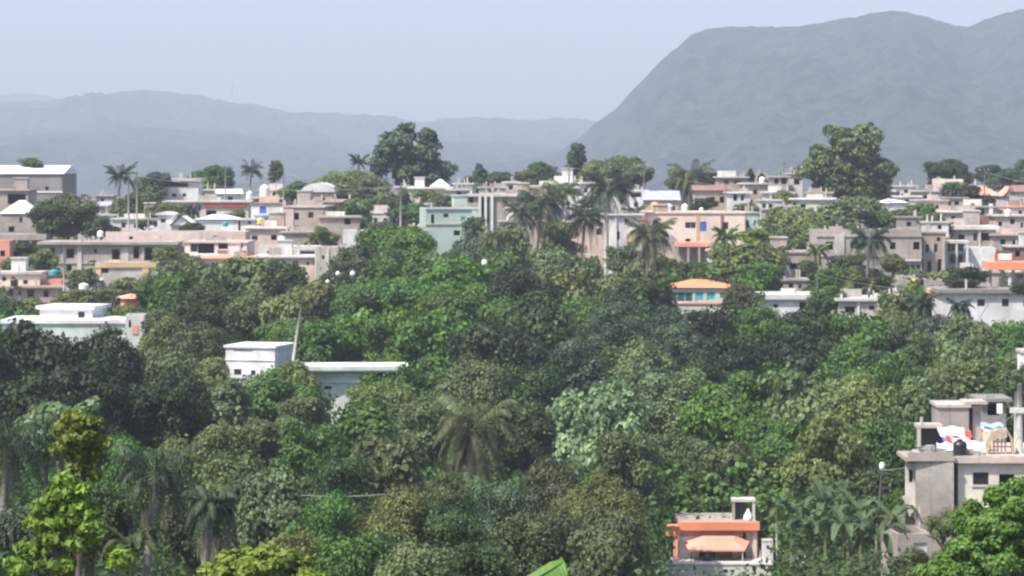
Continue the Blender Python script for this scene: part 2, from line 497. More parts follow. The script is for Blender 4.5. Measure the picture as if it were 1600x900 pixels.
_tr = {}
G3_ = 'trees of the valley wood'
def tree(px, pytop, wpx, D, kind, label, shape='round', group=None, name='broadleaf_tree', cat='tree', py_mid=None, sq=1.0, yaw=None):
    r = wpx * .5 * D / F
    if group == G3_: sq *= 1.3
    size = min((1.6, 2.4, 3.4, 4.6, 6.2), key=lambda s: abs(math.log(s / r)))
    var = random.randint(0, 3)
    me, rz = crown_proto(shape, size, var, 0 if D < 172 else 1 if D < 300 else 2)
    k = r / size * 1.02
    x, y, zt = W(px, pytop, D)
    kz = k * sq
    zc = zt - rz * kz * 1.0
    g0 = gz(x, y)
    root = empty(name, (x, y, g0), random.uniform(0, 6.28) if yaw is None else yaw, label, cat, group)
    h = max(1.0, zc - g0)
    tk = (round(size), round(h))
    if tk not in _tr: _tr[tk] = trunk_mesh('trunk', max(.5, h - rz * kz * .7), rz * kz, r, len(_tr), tr=.08 + .045 * size)
    link('trunk', _tr[tk], BARK, root)
    link('crown', me, L[kind], root, (0, 0, h), (0, 0, 0), (k * random.uniform(.9, 1.12), k * random.uniform(.9, 1.12), kz))
    return root

# ---------------------------------------------------------------- palms
def frond_mesh(name, Ln, rise, droop, seed, nl=46, lw=.034, ll=.55, hang=.6):
    """arched rachis along +X with two rows of drooping leaflets"""
    rng = np.random.default_rng(seed)
    def P(t):
        return np.array([Ln * (t - .18 * t * t * droop), .06 * Ln * sin(t * 2.3 + seed), Ln * (rise * t - droop * .62 * t ** 2.2)])
    co = []; fa = []; vv = []
    N = 9; b = 0
    for i in range(N + 1):
        t = i / N; p_ = P(t); w_ = .035 * (1 - t * .8) * max(1, Ln / 4)
        co += [p_ + [0, -w_, 0], p_ + [0, w_, 0], p_ + [0, 0, w_ * 1.3]]
        if i:
            k = 3 * i
            for a_, b_ in ((0, 1), (1, 2), (2, 0)): fa.append((k - 3 + a_, k - 3 + b_, k + b_, k + a_)); vv.append(.9)
    for i in range(nl):
        t = .14 + .86 * i / nl
        p_ = P(t); tg = P(min(1, t + .03)) - p_; tg /= np.linalg.norm(tg)
        l_ = ll * Ln * .42 * (sin(pi * min(1, t * .9 + .12)) ** .6) * rng.uniform(.8, 1.15)
        for s in (-1, 1):
            side = np.array([0, s, 0.])
            d = side * .75 + tg * .75 + np.array([0, 0, rng.uniform(-.05, .2)])
            d /= np.linalg.norm(d)
            w_ = lw * max(1, Ln / 4) * rng.uniform(.8, 1.2)
            m_ = p_ + d * l_ * .5
            d2 = d * (1 - hang) + np.array([0, 0, -1.]) * hang; d2 /= np.linalg.norm(d2)
            e_ = m_ + d2 * l_ * .55
            k = len(co)
            co += [p_ - tg * w_ * .4, p_ + tg * w_ * .4, m_ + tg * w_, m_ - tg * w_, e_ + tg * w_ * .2, e_ - tg * w_ * .2]
            fa += [(k, k + 1, k + 2, k + 3), (k + 3, k + 2, k + 4, k + 5)]; q = rng.uniform(0, 1); vv += [q, q]
    return raw_mesh(name, np.array(co), np.array(fa), False, np.array(vv))

_fr = {}
def palm(px, py, D, Lpx, label, kind='palm', nf=17, dead=4, droopy=1.0, name='palm_tree', group='palms among the houses and trees', trunk_h=None, lean=.8, nuts=False, dry=0, seed=1):
    """py = the crown's heart (where the fronds start), Lpx = frond length in picture pixels"""
    x, y, z = W(px, py, D); Ln = Lpx * D / F
    g0 = gz(x, y); h = z - g0
    rng = random.Random(seed * 7 + 1); nf = int(nf * (1.5 if D < 130 else 1.9))
    root = empty(name, (x - lean, y, g0), 0, label, 'palm tree', group)
    mb = MB(); N = 9
    pts = [(lean * (i / N) ** 1.6, .15 * sin(i), -1 + (h + 1) * i / N) for i in range(N + 1)]
    mb.tube(pts, [.24 - .09 * min(1, i / 4) + (.03 if i % 2 else 0) for i in range(N + 1)], 8)
    mb.build('trunk', PBARK, root, smooth=True)
    for i in range(nf):
        lvl = i / nf
        a = i * 2.399 + rng.uniform(-.25, .25)
        rise = 1.25 - 1.25 * lvl; dr = (.75 + .75 * lvl) * droopy
        q = (round(rise * 3), round(dr * 3), i % 2, round(Ln))
        if D < 130: q = q + ('near',)
        if q not in _fr and D < 130: _fr[q] = frond_mesh('frond', max(1, round(Ln)), rise, dr, i + 1, nl=20, lw=.028, ll=.75, hang=.88)
        if q not in _fr: _fr[q] = frond_mesh('frond', max(1, round(Ln)), rise, dr, i + 1, hang=.45 + .4 * min(1, lvl + .2))
        k = Ln / max(1, round(Ln)) * rng.uniform(.85, 1.05)
        link('frond', _fr[q], L[kind], root, (lean, 0, h), (rng.uniform(-.15, .15), 0, a), (k, k, k))
    for i in range(dead):
        q = ('dead', round(Ln), i % 2)
        if q not in _fr: _fr[q] = frond_mesh('dead_frond', max(1, round(Ln)), -.55, 1.0, i + 31, hang=.9, ll=.4)
        k = Ln / max(1, round(Ln)) * .8
        link('dead_frond', _fr[q], L['dead'], root, (lean, 0, h - .2), (0, .35, i * 2.1 + rng.uniform(0, 1)), (k, k, k))
    for i in range(dry):
        mb = MB(); a = rng.uniform(0, 6.28); e = rng.uniform(.3, .7); l_ = rng.uniform(.7, 1.5); pts_ = []
        for j in range(16):
            t = rng.uniform(.3, 1); aa = rng.uniform(0, 6.28); w_ = .045 * rng.uniform(.4, 1)
            X = cos(a) * e + rng.uniform(-.12, .12); Y = sin(a) * e
            mb.quad((X, Y, -.9 - l_ * t * .2), (X + cos(aa) * w_, Y + sin(aa) * w_, -.9 - l_ * t * .6), (X + cos(aa) * w_ * 1.3, Y + sin(aa) * w_, -1.1 - l_ * t), (X + cos(aa + 1) * w_, Y + sin(aa + 1) * w_ * .8, -1.0 - l_ * t * .8))
        mb.build('dry_frond', L['dry'], root, (lean, 0, h))
    mb = MB()
    for i in range(7):
        a = i * .9; mb.lathe([(.01, -.15), (.1, -.1), (.13, 0), (.09, .1), (.01, .15)], lean + cos(a) * .25, sin(a) * .25, h - .25 - .1 * (i % 2), 8)
    if nuts: mb.build('coconuts', plain_mat('coconut', (.14, .12, .05), .6), root, smooth=True)
    return root

def blade(Ln, wd, rise, droop, seed, torn=True):
    rng = random.Random(seed); N = 16; mb = MB()
    P = lambda t: Vector((Ln * t * (1 - .2 * droop * t), 0, Ln * (rise * t - droop * .8 * t * t)))
    rows = []
    for i in range(N + 1):
        t = i / N; c = P(t); hw = wd * .5 * (max(0.02, sin(pi * (.10 + .86 * t)))) ** .55
        if t < .12: hw = .04
        rows.append((c + Vector((0, -hw, hw * .45)), c, c + Vector((0, hw, hw * .45))))
    for i in range(N):
        for s in (0, 2):
            a, b = rows[i][s], rows[i + 1][s]
            if torn and rng.random() < .35: b = b.lerp(rows[i + 1][1], .25) + Vector((0, 0, -.05))
            if s == 0: mb.quad(a, rows[i][1], rows[i + 1][1], b)
            else: mb.quad(rows[i][1], a, b, rows[i + 1][1])
    return mb.mesh('leaf')

def banana(px, py, D, h, label, kind='banana2', nl=8, Ln=2.2, wd=.6, seed=1, aim=None, group='banana plants by the lower houses'):
    x, y, z = W(px, py, D)
    g0 = z - h if aim else gz(x, y)
    root = empty('banana_plant', (x, y, g0), 0, label, 'banana plant', group)
    hh = z - g0
    MB().tube([(0, 0, -.5), (0, .03, hh * .5), (.03, 0, hh)], [.16, .13, .07], 8).build('stem', plain_mat('banana_stem', (.22, .24, .10), .6), root, smooth=True)
    rng = random.Random(seed)
    for i in range(nl):
        a = i * 2.4 + seed; l_ = Ln * rng.uniform(.75, 1.1)
        link('leaf', blade(l_, wd, rng.uniform(.5, 1.3), rng.uniform(.7, 1.4), seed * 9 + i), L[kind], root, (0, 0, hh - .15), (0, 0, a))
    return root
# ---------------------------------------------------------------- buildings
def front_wall(w_, z0, z1, ops, t, mat_name='wall'):
    """wall sheet with real openings; local x from -w/2..w/2, faces at y=0 and y=t"""
    mb = MB()
    xs = sorted({-w_ / 2, w_ / 2, *[a for o in ops for a in (o[0], o[1])]})
    zs = sorted({z0, z1, *[a for o in ops for a in (o[2], o[3])]})
    inside = lambda x, z: any(o[0] < x < o[1] and o[2] < z < o[3] for o in ops)
    for i in range(len(xs) - 1):
        for j in range(len(zs) - 1):
            a, b, c, d = xs[i], xs[i + 1], zs[j], zs[j + 1]
            if inside((a + b) / 2, (c + d) / 2): continue
            mb.quad((a, 0, c), (b, 0, c), (b, 0, d), (a, 0, d))
            mb.quad((b, t, c), (a, t, c), (a, t, d), (b, t, d))
    for o in ops:
        a, b, c, d = o[:4]
        mb.quad((a, 0, c), (a, 0, d), (a, t, d), (a, t, c))
        mb.quad((b, 0, d), (b, 0, c), (b, t, c), (b, t, d))
        mb.quad((a, 0, d), (b, 0, d), (b, t, d), (a, t, d))
        mb.quad((b, 0, c), (a, 0, c), (a, t, c), (b, t, c))
    return mb

def house(x0, x1, yt, yb, D, label, mat='grey', depth=7, yaw=0, ops=(), roof='slab', name='house', cat='house', rmat=None, ov=.35, th=.22,
          hp=12, stubs=(), bands=(), group=None, pane='glass', fmat='frame', lside=(), parapet=.5, floor_lines=(), sill=False):
    """picture rectangle of the front wall (x0..x1, yt..yb) at distance D; roof kinds: slab, parapet, hip, gable, side_gable, none"""
    s = D / F; w_ = (x1 - x0) * s; cx = (x0 + x1) / 2
    X, Y, zt = W(cx, yt, D); _, _, zb = W(cx, yb, D)
    g0 = min(gz(X, Y), zb); g0 = min(g0, gz(X, Y + depth))
    root = empty(name, (X, Y, g0), R(yaw), label, cat, group)
    H_ = zt - g0; t = .18
    lx = lambda p: (p - cx) * s
    lz = lambda p: CAMZ + (HY - p) * s - g0
    wm = M[mat]; rm = M[rmat] if rmat else M['lgrey'] if mat not in ('grey', 'grey2', 'taupe') else M[mat]
    wall_top = H_ - th if roof == 'slab' else H_
    eps = .004
    O = []
    for o in ops:
        c_x, c_y, ww, hh = o[:4]; kind = o[4] if len(o) > 4 else 'w'
        a, b, c, d = lx(c_x - ww / 2), lx(c_x + ww / 2), lz(c_y + hh / 2), lz(c_y - hh / 2)
        a = max(a, -w_ / 2 + .05); b = min(b, w_ / 2 - .05); d = min(d, wall_top - .05)
        if b - a > .1 and d - c > .1: O.append((a, b, max(c, -.4), d, kind))
    if D > 300 and name == 'house' and not any(k in label for k in ('blank', 'plain', 'single', 'two', 'twin', 'one ', 'block with grey', 'door', 'parapet storey')):
        rw = random.Random(int(x0 * 3 + yb)); p_ = x0 + 6
        while p_ < x1 - 6:
            ww, hh = rw.uniform(3.5, 7), rw.uniform(5, 9); cy_ = yt + 5 + rw.uniform(4, 7) + (18 if rw.random() < .3 and yb - yt > 40 else 0)
            a, b, c, d = lx(p_ - ww / 2), lx(p_ + ww / 2), lz(cy_ + hh / 2), lz(cy_ - hh / 2)
            clash = any(a < o[1] + .25 and b > o[0] - .25 and c < o[3] + .2 and d > o[2] - .2 for o in O) or any(q[0] - 3 < p_ < q[1] + 3 for q in bands)
            if not clash and rw.random() < .55 and d < wall_top - .1 and a > -w_ / 2 + .1 and b < w_ / 2 - .1 and cy_ < yb - 4: O.append((a, b, c, d, rw.choice(['w', 'o', 'o'])))
            p_ += rw.uniform(8, 15)
    mb = front_wall(w_, -.8, wall_top, O, t)
    # side and back walls
    dl = depth
    for (a, b, y0, y1) in ((-w_ / 2, -w_ / 2 + t, t, dl - t), (w_ / 2 - t, w_ / 2, t, dl - t), (-w_ / 2, w_ / 2, dl - t, dl)):
        mb.box(a, b, y0, y1, -.8, wall_top)
    mb.quad((-w_ / 2, 0, -.8), (-w_ / 2, 0, wall_top), (-w_ / 2, t, wall_top), (-w_ / 2, t, -.8))
    mb.quad((w_ / 2, 0, -.8), (w_ / 2, t, -.8), (w_ / 2, t, wall_top), (w_ / 2, 0, wall_top))
    mb.quad((-w_ / 2, 0, wall_top), (w_ / 2, 0, wall_top), (w_ / 2, t, wall_top), (-w_ / 2, t, wall_top))
    mb.build('wall', wm, root)
    # roof
    if roof == 'slab':
        r_ = MB().box(-w_ / 2 - ov, w_ / 2 + ov, -ov, dl + ov, wall_top + eps, wall_top + th)
        r_.build('roof', rm, root)
    elif roof == 'parapet':
        MB().box(-w_ / 2 + t + eps, w_ / 2 - t - eps, t + eps, dl - t - eps, H_ - parapet - th, H_ - parapet).build('roof', rm, root)
    elif roof in ('hip', 'gable', 'side_gable', 'shed'):
        h_ = hp * s; a, b = -w_ / 2 - ov, w_ / 2 + ov; c, d = -ov, dl + ov; z0 = wall_top + .05; z1 = z0 + h_
        my = (c + d) / 2; mx = (a + b) / 2; r_ = MB()
        if roof == 'hip':
            k = min((b - a) / 2, (d - c) / 2) * .85
            p, q = (a + k, my, z1), (b - k, my, z1)
            A_, B_, C_, D_ = (a, c, z0), (b, c, z0), (b, d, z0), (a, d, z0)
            r_.quad(A_, B_, q, p).quad(B_, C_, q).quad(C_, D_, p, q).quad(D_, A_, p).quad(A_, D_, C_, B_)
        elif roof == 'gable':      # ridge runs away from the viewer
            r_.quad((a, c, z0), (mx, c, z1), (mx, d, z1), (a, d, z0)).quad((mx, c, z1), (b, c, z0), (b, d, z0), (mx, d, z1)).quad((a, c, z0), (a, d, z0), (b, d, z0), (b, c, z0))
            MB().quad((-w_ / 2, .01, wall_top), (w_ / 2, .01, wall_top), (0, .01, z1 - .1)).build('gable', wm, root)
            r_.quad((a, d, z0), (mx, d, z1), (b, d, z0))
        elif roof == 'side_gable':
            r_.quad((a, c, z0), (b, c, z0), (b, my, z1), (a, my, z1)).quad((b, d, z0), (a, d, z0), (a, my, z1), (b, my, z1)).quad((a, c, z0), (a, my, z1), (a, d, z0)).quad((b, c, z0), (b, d, z0), (b, my, z1)).quad((a, c, z0), (a, d, z0), (b, d, z0), (b, c, z0))
        else:
            r_.quad((a, c, z0), (b, c, z0), (b, d, z1), (a, d, z1)).quad((a, c, z0 - .1), (a, d, z1 - .1), (b, d, z1 - .1), (b, c, z0 - .1)).quad((a, c, z0 - .1), (b, c, z0 - .1), (b, c, z0), (a, c, z0))
            r_.quad((b, c, z0 - .1), (b, d, z1 - .1), (b, d, z1), (b, c, z0)).quad((a, c, z0 - .1), (a, c, z0), (a, d, z1), (a, d, z1 - .1))
        r_.build('roof', rm, root)
    elif roof == 'vault':
        h_ = hp * s; r_ = MB(); a, b = -w_ / 2 - ov, w_ / 2 + ov; pr = []
        for i in range(17):
            an = pi * i / 16; pr.append((-cos(an) * (b - a) / 2, wall_top + sin(an) * h_))
        for i in range(16):
            r_.quad((pr[i][0], -ov, pr[i][1]), (pr[i + 1][0], -ov, pr[i + 1][1]), (pr[i + 1][0], dl + ov, pr[i + 1][1]), (pr[i][0], dl + ov, pr[i][1]))
        n0 = len(r_.v); r_.v += [(x_, -ov + .01, z_) for x_, z_ in pr]; r_.f.append(tuple(range(n0 + 16, n0 - 1, -1)))
        r_.build('roof', rm, root)
    # ledges at floor levels
    for f_ in floor_lines:
        MB().box(-w_ / 2 - .12, w_ / 2 + .12, -.14, -eps, lz(f_) - .09, lz(f_) + .09).build('ledge', rm, root)
    # windows, doors
    for (a, b, c, d, kind) in O:
        if kind == 'o': continue
        if kind in ('w', 'g', 'bl', 't'):
            f = .05; mb = MB(); y0, y1 = .07, .13
            mb.box(a + eps, a + f, y0, y1, c + eps, d - eps).box(b - f, b - eps, y0, y1, c + eps, d - eps).box(a + f, b - f, y0, y1, d - f, d - eps).box(a + f, b - f, y0, y1, c + eps, c + f)
            n_ = max(1, round((b - a) / .8))
            for i in range(1, n_):
                xx = a + (b - a) * i / n_; mb.box(xx - .025, xx + .025, y0, y1, c + f, d - f)
            wo_ = mb.build('window', M[fmat], root)
            pm = {'w': M[pane], 'g': M['tealglass'], 'bl': M['blue'], 't': M['teal']}[kind]
            MB().box(a + f, b - f, y0 + .02, y0 + .035, c + f, d - f).build('pane', pm, wo_)
            if sill: MB().box(a - .08, b + .08, -.07, -eps, c - .1, c - .01).build('sill', rm, wo_)
        elif kind in ('d', 'db', 'dw'):
            dm = {'d': M['wood'], 'db': M['blue'], 'dw': M['frame']}[kind]
            do = MB().box(a + .04, b - .04, .08, .12, c, d - .04).build('door', dm, root)
            MB().box(b - .14, b - .1, .04, .08 - eps, (c + d) / 2 - .06, (c + d) / 2 + .06).build('handle', M['steel'], do)
    for bnd in bands:
        a, b, y0, y1, pr_, mt, nm = bnd
        MB().box(lx(a), lx(b), -pr_, -eps * 1.5 if pr_ > .01 else 0, lz(y1), lz(y0)).build(nm, M[mt], root)
    for sp in stubs:
        p_, hpx = sp; xx = lx(p_); hh = hpx * s; yy = .3 if roof != 'none' else t / 2
        col = MB().box(xx - .13, xx + .13, yy - .12, yy + .14, H_ + eps, H_ + hh * .6).build('column_stub', rm, root)
        mb = MB()
        for q in ((-.08, -.08), (.08, -.08), (-.08, .09), (.08, .09)):
            mb.tube([(xx + q[0], yy + q[1], H_ + hh * .6 - .05), (xx + q[0] * 1.3, yy + q[1] * 1.2, H_ + hh)], .02, 4)
        mb.build('rebar', M['steel'], col)
    if D > 300 and roof in ('slab', 'parapet') and name == 'house':
        rr = random.Random(int(x0 * 7 + yt)); zt_ = H_ if roof == 'slab' else H_ - parapet
        for _ in range(rr.randint(1, 3)):
            xx = rr.uniform(-w_ / 2 + .4, w_ / 2 - .4); hh = rr.uniform(.5, 1.1)
            MB().box(xx - .11, xx + .11, 1.0, 1.22, zt_ + eps, zt_ + hh).build('column_stub', M['lgrey'], root)
        if w_ > 4 and rr.random() < .75:
            a = rr.uniform(-w_ / 2, w_ / 2 - 2.5); l_ = rr.uniform(1.2, 3.2)
            MB().box(a, min(a + l_, w_ / 2), dl * .4, dl * .4 + .15, zt_ + eps, zt_ + rr.uniform(.5, 1.0)).build('parapet', M[rr.choice(['white2', 'lgrey', 'grey', 'pink', mat])], root)
        if w_ > 5 and rr.random() < .45:
            a = rr.uniform(-w_ / 2 + .5, w_ / 2 - 2.5); b = a + rr.uniform(1.3, 2.2); h_ = rr.uniform(1.3, 2.1)
            q = MB().box(a, b, dl * .5, dl * .5 + 2, zt_ + eps * 2, zt_ + h_).build('stair_room', M[rr.choice(['white2', 'grey', 'taupe', mat])], root)
            MB().box(a - .15, b + .15, dl * .5 - .15, dl * .5 + 2.1, zt_ + h_ + eps, zt_ + h_ + .15).build('slab', M['lgrey'], q)
    return root

def porch(x0, x1, yt, yb, D, label, mat='lgrey', depth=3, nposts=4, th=.25, post=.28, name='porch_roof', cat='canopy', pmat=None, group=None, back=None, yaw=0):
    """slab carried by posts, open in front"""
    s = D / F; w_ = (x1 - x0) * s; X, Y, zt = W((x0 + x1) / 2, yt, D); zb = W(0, yb, D)[2]
    g0 = min(gz(X, Y), zb)
    root = empty(name, (X, Y, g0), R(yaw), label, cat, group); H_ = zt - g0
    MB().box(-w_ / 2, w_ / 2, 0, depth, H_ - th, H_).build('slab', M[mat], root)
    for i in range(nposts):
        xx = -w_ / 2 + .2 + (w_ - .4) * i / max(1, nposts - 1)
        MB().box(xx - post / 2, xx + post / 2, .05, .05 + post, -.5, H_ - th - .003).build('post', M[pmat or mat], root)
    if back: MB().box(-w_ / 2 + .02, w_ / 2 - .02, depth - .2, depth - .02, -.5, H_ - th - .003).build('back_wall', M[back], root)
    return root

def tank(px, pyb, D, hpx, label, mat='wplast', wr=.42, name='water_tank', group='water tanks on the roofs'):
    s = D / F; h = hpx * s; r = h * wr
    X, Y, z = W(px, pyb, D)
    root = empty(name, (X, Y, z), 0, label, 'water tank', group)
    pr = [(r * .97, 0)]
    for i in range(5):
        z_ = h * (.06 + .13 * i); pr += [(r, z_), (r, z_ + h * .09), (r * .96, z_ + h * .105), (r * .96, z_ + h * .12)]
    pr += [(r, h * .72), (r * .86, h * .82), (r * .5, h * .9), (r * .34, h * .915)]
    MB().lathe(pr, n=20).build('body', M[mat], root)
    MB().lathe([(r * .34, h * .917), (r * .36, h * .92), (r * .36, h * .96), (r * .25, h), (.01, h)], n=16).build('lid', M[mat], root)
    return root

def pole(px, pyt, D, label, pyb=None, rad=.14, arms=1, lean=0, mat='pole', name='utility_pole', cat='pole', group=None, topmat=None):
    X, Y, zt = W(px, pyt, D); g0 = gz(X, Y) if pyb is None else W(px, pyb, D)[2]
    h = zt - g0; root = empty(name, (X - lean, Y, g0), 0, label, cat, group)
    MB().tube([(0, 0, -.5 if pyb is None else 0), (lean * .5, 0, h * .5), (lean, 0, h)], [rad * 1.3, rad * 1.1, rad * .75], 8).build('shaft', M[mat], root, smooth=True)
    for i in range(arms):
        z = h - .4 - i * .8; xo = lean * z / h
        a = MB().box(xo - .8, xo + .8, rad + .01, rad + .1, z - .05, z + .05).build('crossarm', M['steel'], root)
        for q in (-.65, 0, .65): MB().lathe([(.03, 0), (.055, .04), (.03, .08), (.055, .12), (.02, .16)], xo + q, rad + .05, z + .052, 8).build('insulator', M['wplast'], a)
    return root

def wire(a, b, label, sag=.6, r=.02, mat='cable'):
    A, B = Vector(W(*a)), Vector(W(*b)); pts = []
    for i in range(17):
        t = i / 16; p_ = A.lerp(B, t) - A; p_.z -= sag * 4 * t * (1 - t); pts.append(p_)
    o = MB().tube(pts, r, 5).build('cable', M[mat], None, loc=A); return tag(o, label, 'cable')

def item(name, mb, mat, loc, label, cat, group=None, rz=0, smooth=False):
    o = mb.build(name, M[mat], None, loc, (0, 0, rz), smooth); return tag(o, label, cat, group)

HG = 'houses of the hillside town'
# ======================= far left =======================
house(-14, 97, 272, 322, 480, 'long grey block warehouse with white metal gable roof at the far left skyline', 'grey2', 16, 0, [(73.5, 294, 5, 6, 'o'), (-6, 300, 8, 10, 'o')], 'side_gable', 'warehouse', 'warehouse', 'wmetal', .3, hp=13, floor_lines=(300,), group=None)
house(-12, 44, 296, 335, 440, 'grey annex with one long dark opening below the far left warehouse', 'taupe', 8, 0, [(26, 311, 28, 16, 'o')], 'slab')
house(2, 58, 334, 368, 405, 'grey block house with bright white hipped roof at the left edge', 'grey', 8, 4, [(18, 358, 9, 9, 'o'), (53, 352, 4, 9, 'w')], 'hip', rmat='wmetal', hp=20, ov=.2)
porch(-20, 72, 366, 402, 392, 'long flat grey concrete canopy over a dark recess, left edge', 'grey', 4, 5, .8, back='taupe')
house(-30, 15, 376, 428, 372, 'small salmon red house cut by the left picture edge', 'salmon', 5, 3, [(4, 396, 7, 9, 'o'), (6, 412, 5, 6, 'w')], 'parapet')
house(-30, 62, 425, 447, 352, 'low peach white rooftop room with orange base at the left edge', 'peach', 5, 0, [(40, 441, 8, 7, 'w')], 'slab', ov=.3, th=.3)
house(62, 96, 437, 448, 353, 'low salmon wall annex right of the peach rooftop room', 'salmon', 4, 0, (), 'parapet')
house(-20, 125, 447, 485, 350, 'dark weathered grey house with ragged openings under the peach rooms', 'taupe', 7, 0, [(18, 458, 9, 10, 'o'), (48, 460, 11, 14, 'o'), (72, 459, 8, 11, 'o'), (98, 462, 14, 15, 'o')], 'slab', ov=.5)
house(66, 272, 378, 440, 382, 'long grey two-storey block house with a row of dark doorways and an arch', 'grey', 9, 0,
      [(82, 394, 9, 14), (110, 396, 12, 15, 'o'), (149, 392, 7, 9), (181, 398, 12, 17, 'o'), (213, 395, 9, 18, 'o'), (235, 397, 17, 20, 'o'), (255, 392, 8, 12, 'w'),
       (88, 425, 10, 14, 'o'), (108, 425, 8, 22, 'o'), (125, 424, 8, 14, 'o'), (142, 424, 7, 10, 'o')], 'slab', ov=.6, th=.35, floor_lines=(411,), stubs=[(128, 16)],
      bands=[(98, 102, 384, 412, .12, 'lgrey', 'column'), (121, 128, 384, 440, .15, 'lgrey', 'column'), (190, 201, 386, 410, .1, 'lgrey', 'column'), (222, 225, 386, 410, .1, 'lgrey', 'column')])
house(165, 384, 362, 380, 392, 'long pinkish parapet storey behind the grey doorway house', 'pink', 7, 0, [(205, 372, 7, 6), (336, 371, 6, 6)], 'parapet', floor_lines=(375,))
house(288, 386, 377, 408, 376, 'beige house with dark wide balcony openings between brown pillars', 'cream', 7, -3, [(303, 386, 12, 16), (322, 387, 26, 18, 'o'), (352, 384, 22, 10, 'o'), (374, 384, 12, 9, 'w')], 'slab', ov=.2, rmat='pink',
      bands=[(285, 384, 398, 404, .4, 'peach', 'balcony_edge'), (340, 384, 391, 395, .1, 'rust', 'railing')])
house(150, 243, 411, 462, 352, 'yellow framed house with grey panel and dark door', 'lgrey', 7, 2, [(164, 423, 12, 9, 'w'), (214, 447, 13, 19, 'd')], 'parapet', 
      bands=[(149, 244, 410, 418, .2, 'yellow', 'fascia'), (150, 158, 418, 430, .1, 'yellow', 'corner_pillar'), (222, 232, 418, 440, .15, 'yellow', 'corner_pillar'), (182, 204, 438, 462, .12, 'yellow', 'lower_wall')], rmat='yellow')
house(103, 150, 440, 470, 348, 'small white lean-to with rounded roof beside the yellow house', 'white2', 5, 0, [(112, 455, 6, 8, 'o')], 'vault', rmat='white', hp=5)
house(122, 178, 335, 368, 425, 'low white house in trees with square windows behind the long parapet', 'white2', 6, 8, [(140, 350, 8, 9, 'o')], 'slab')
house(176, 256, 341, 366, 420, 'white flat house with two square dark windows beside the white dome roof', 'white', 7, 0, [(193, 352, 7, 9), (221, 355, 6, 8), (243, 350, 5, 9, 'o')], 'slab', ov=.3, rmat='lgrey')
house(246, 270, 336, 366, 418, 'white end block with round window under the big white awning roof', 'white', 5, 0, [(255, 345, 8, 7, 'w')], 'vault', rmat='white', hp=5)
house(268, 300, 352, 366, 417, 'low house under the sloping bright white sheet roof', 'white2', 6, 0, [(283, 359, 7, 6, 'o')], 'gable', rmat='wmetal', hp=14)
house(254, 310, 279, 312, 470, 'white pavilion house with thin flat roof and dark open upper floor', 'white2', 7, 0, [(275, 288, 38, 8, 'o'), (272, 305, 8, 6, 'w'), (288, 305, 6, 6, 'w')], 'slab', ov=.5, th=.45, rmat='lgrey')
house(258, 388, 314, 347, 440, 'wide pale house with dark windows and pink red parapet', 'cream', 8, 0, [(289, 325, 18, 10, 'o'), (310, 325, 8, 8, 'w'), (330, 333, 16, 8, 'o'), (362, 336, 26, 5, 'o')], 'slab', ov=.5, rmat='lgrey',
      bands=[(320, 384, 319, 323, .3, 'redcl', 'red_rail'), (304, 309, 318, 345, .25, 'white2', 'pillar')])
house(307, 372, 343, 353, 424, 'low white roofed shed in front of the wide pale house', 'white', 5, 0, (), 'hip', rmat='wmetal', hp=7)
house(376, 404, 342, 353, 423, 'small white box house with flat bright roof beside the low shed', 'white', 5, 0, [(390, 348, 6, 5)], 'slab')
house(343, 377, 303, 316, 470, 'white house with steep white roof on the skyline near the palm', 'white2', 6, 10, [(360, 310, 8, 5, 'o')], 'side_gable', rmat='wmetal', hp=7)
house(118, 150, 312, 330, 500, 'tiny white walled house left of the two tall poles', 'white2', 5, -12, [(128, 321, 5, 6), (141, 319, 5, 6, 'o')], 'slab')
house(146, 180, 322, 345, 470, 'pale grey tin-roofed cottage right of the round tree', 'lgrey', 5, 8, [(160, 335, 8, 5, 'o')], 'shed', rmat='metal', hp=6)
house(392, 442, 317, 352, 424, 'white house with blue window and red brown roof terrace', 'white', 7, -4, [(411, 328, 11, 12, 'bl'), (430, 343, 8, 11), (416, 345, 6, 8, 't')], 'slab', rmat='rust', ov=.2, bands=[(396, 440, 335, 337, .2, 'skyblue', 'blue_ledge')])
house(396, 432, 308, 318, 432, 'red brown rooftop room under the tall white tank', 'rust', 4, 0, [(405, 313, 5, 5, 'o'), (422, 313, 6, 5, 'o')], 'slab')
house(384, 446, 355, 386, 402, 'orange beige terrace house left of the brown apartment block', 'pink', 7, 0, [(398, 372, 10, 8), (428, 371, 9, 8, 'o')], 'slab', rmat='peach', ov=.4)
house(443, 506, 322, 362, 416, 'brown grey apartment block with arched dark windows', 'taupe', 9, -6, [(463, 338, 8, 11, 'o'), (486, 336, 9, 10), (463, 357, 8, 8, 'o'), (449, 346, 5, 6, 'w')], 'slab', rmat='lgrey', ov=.2, stubs=[(444, 14), (500, 10)], bands=[(443, 459, 326, 362, .1, 'pink', 'corner_wall')])
house(496, 532, 314, 340, 425, 'upper grey room of the brown apartment block with flat slab', 'taupe', 6, 0, [(513, 327, 10, 5, 'o')], 'slab')
house(474, 520, 300, 322, 445, 'long pink white barrel vaulted hall near the pale trees', 'pink', 9, 0, [(488, 312, 6, 7, 'o'), (505, 312, 6, 7, 'o')], 'vault', rmat='white', hp=14)
house(500, 562, 338, 388, 400, 'brown plaster house with a single square dark window half behind trees', 'taupe', 7, 5, [(543, 346, 10, 10, 'o'), (519, 372, 7, 10, 'o'), (552, 371, 7, 8)], 'slab', ov=.3)
house(440, 512, 362, 400, 397, 'low grey house with wide dark doorway under the apartment block', 'grey', 6, 0, [(455, 378, 8, 10), (487, 384, 24, 10, 'o')], 'slab', ov=.3)
house(316, 404, 402, 425, 366, 'long peach white low house with dark strip under roof', 'peach', 6, 0, [(350, 413, 10, 6, 'o')], 'slab', rmat='opink', ov=.3)
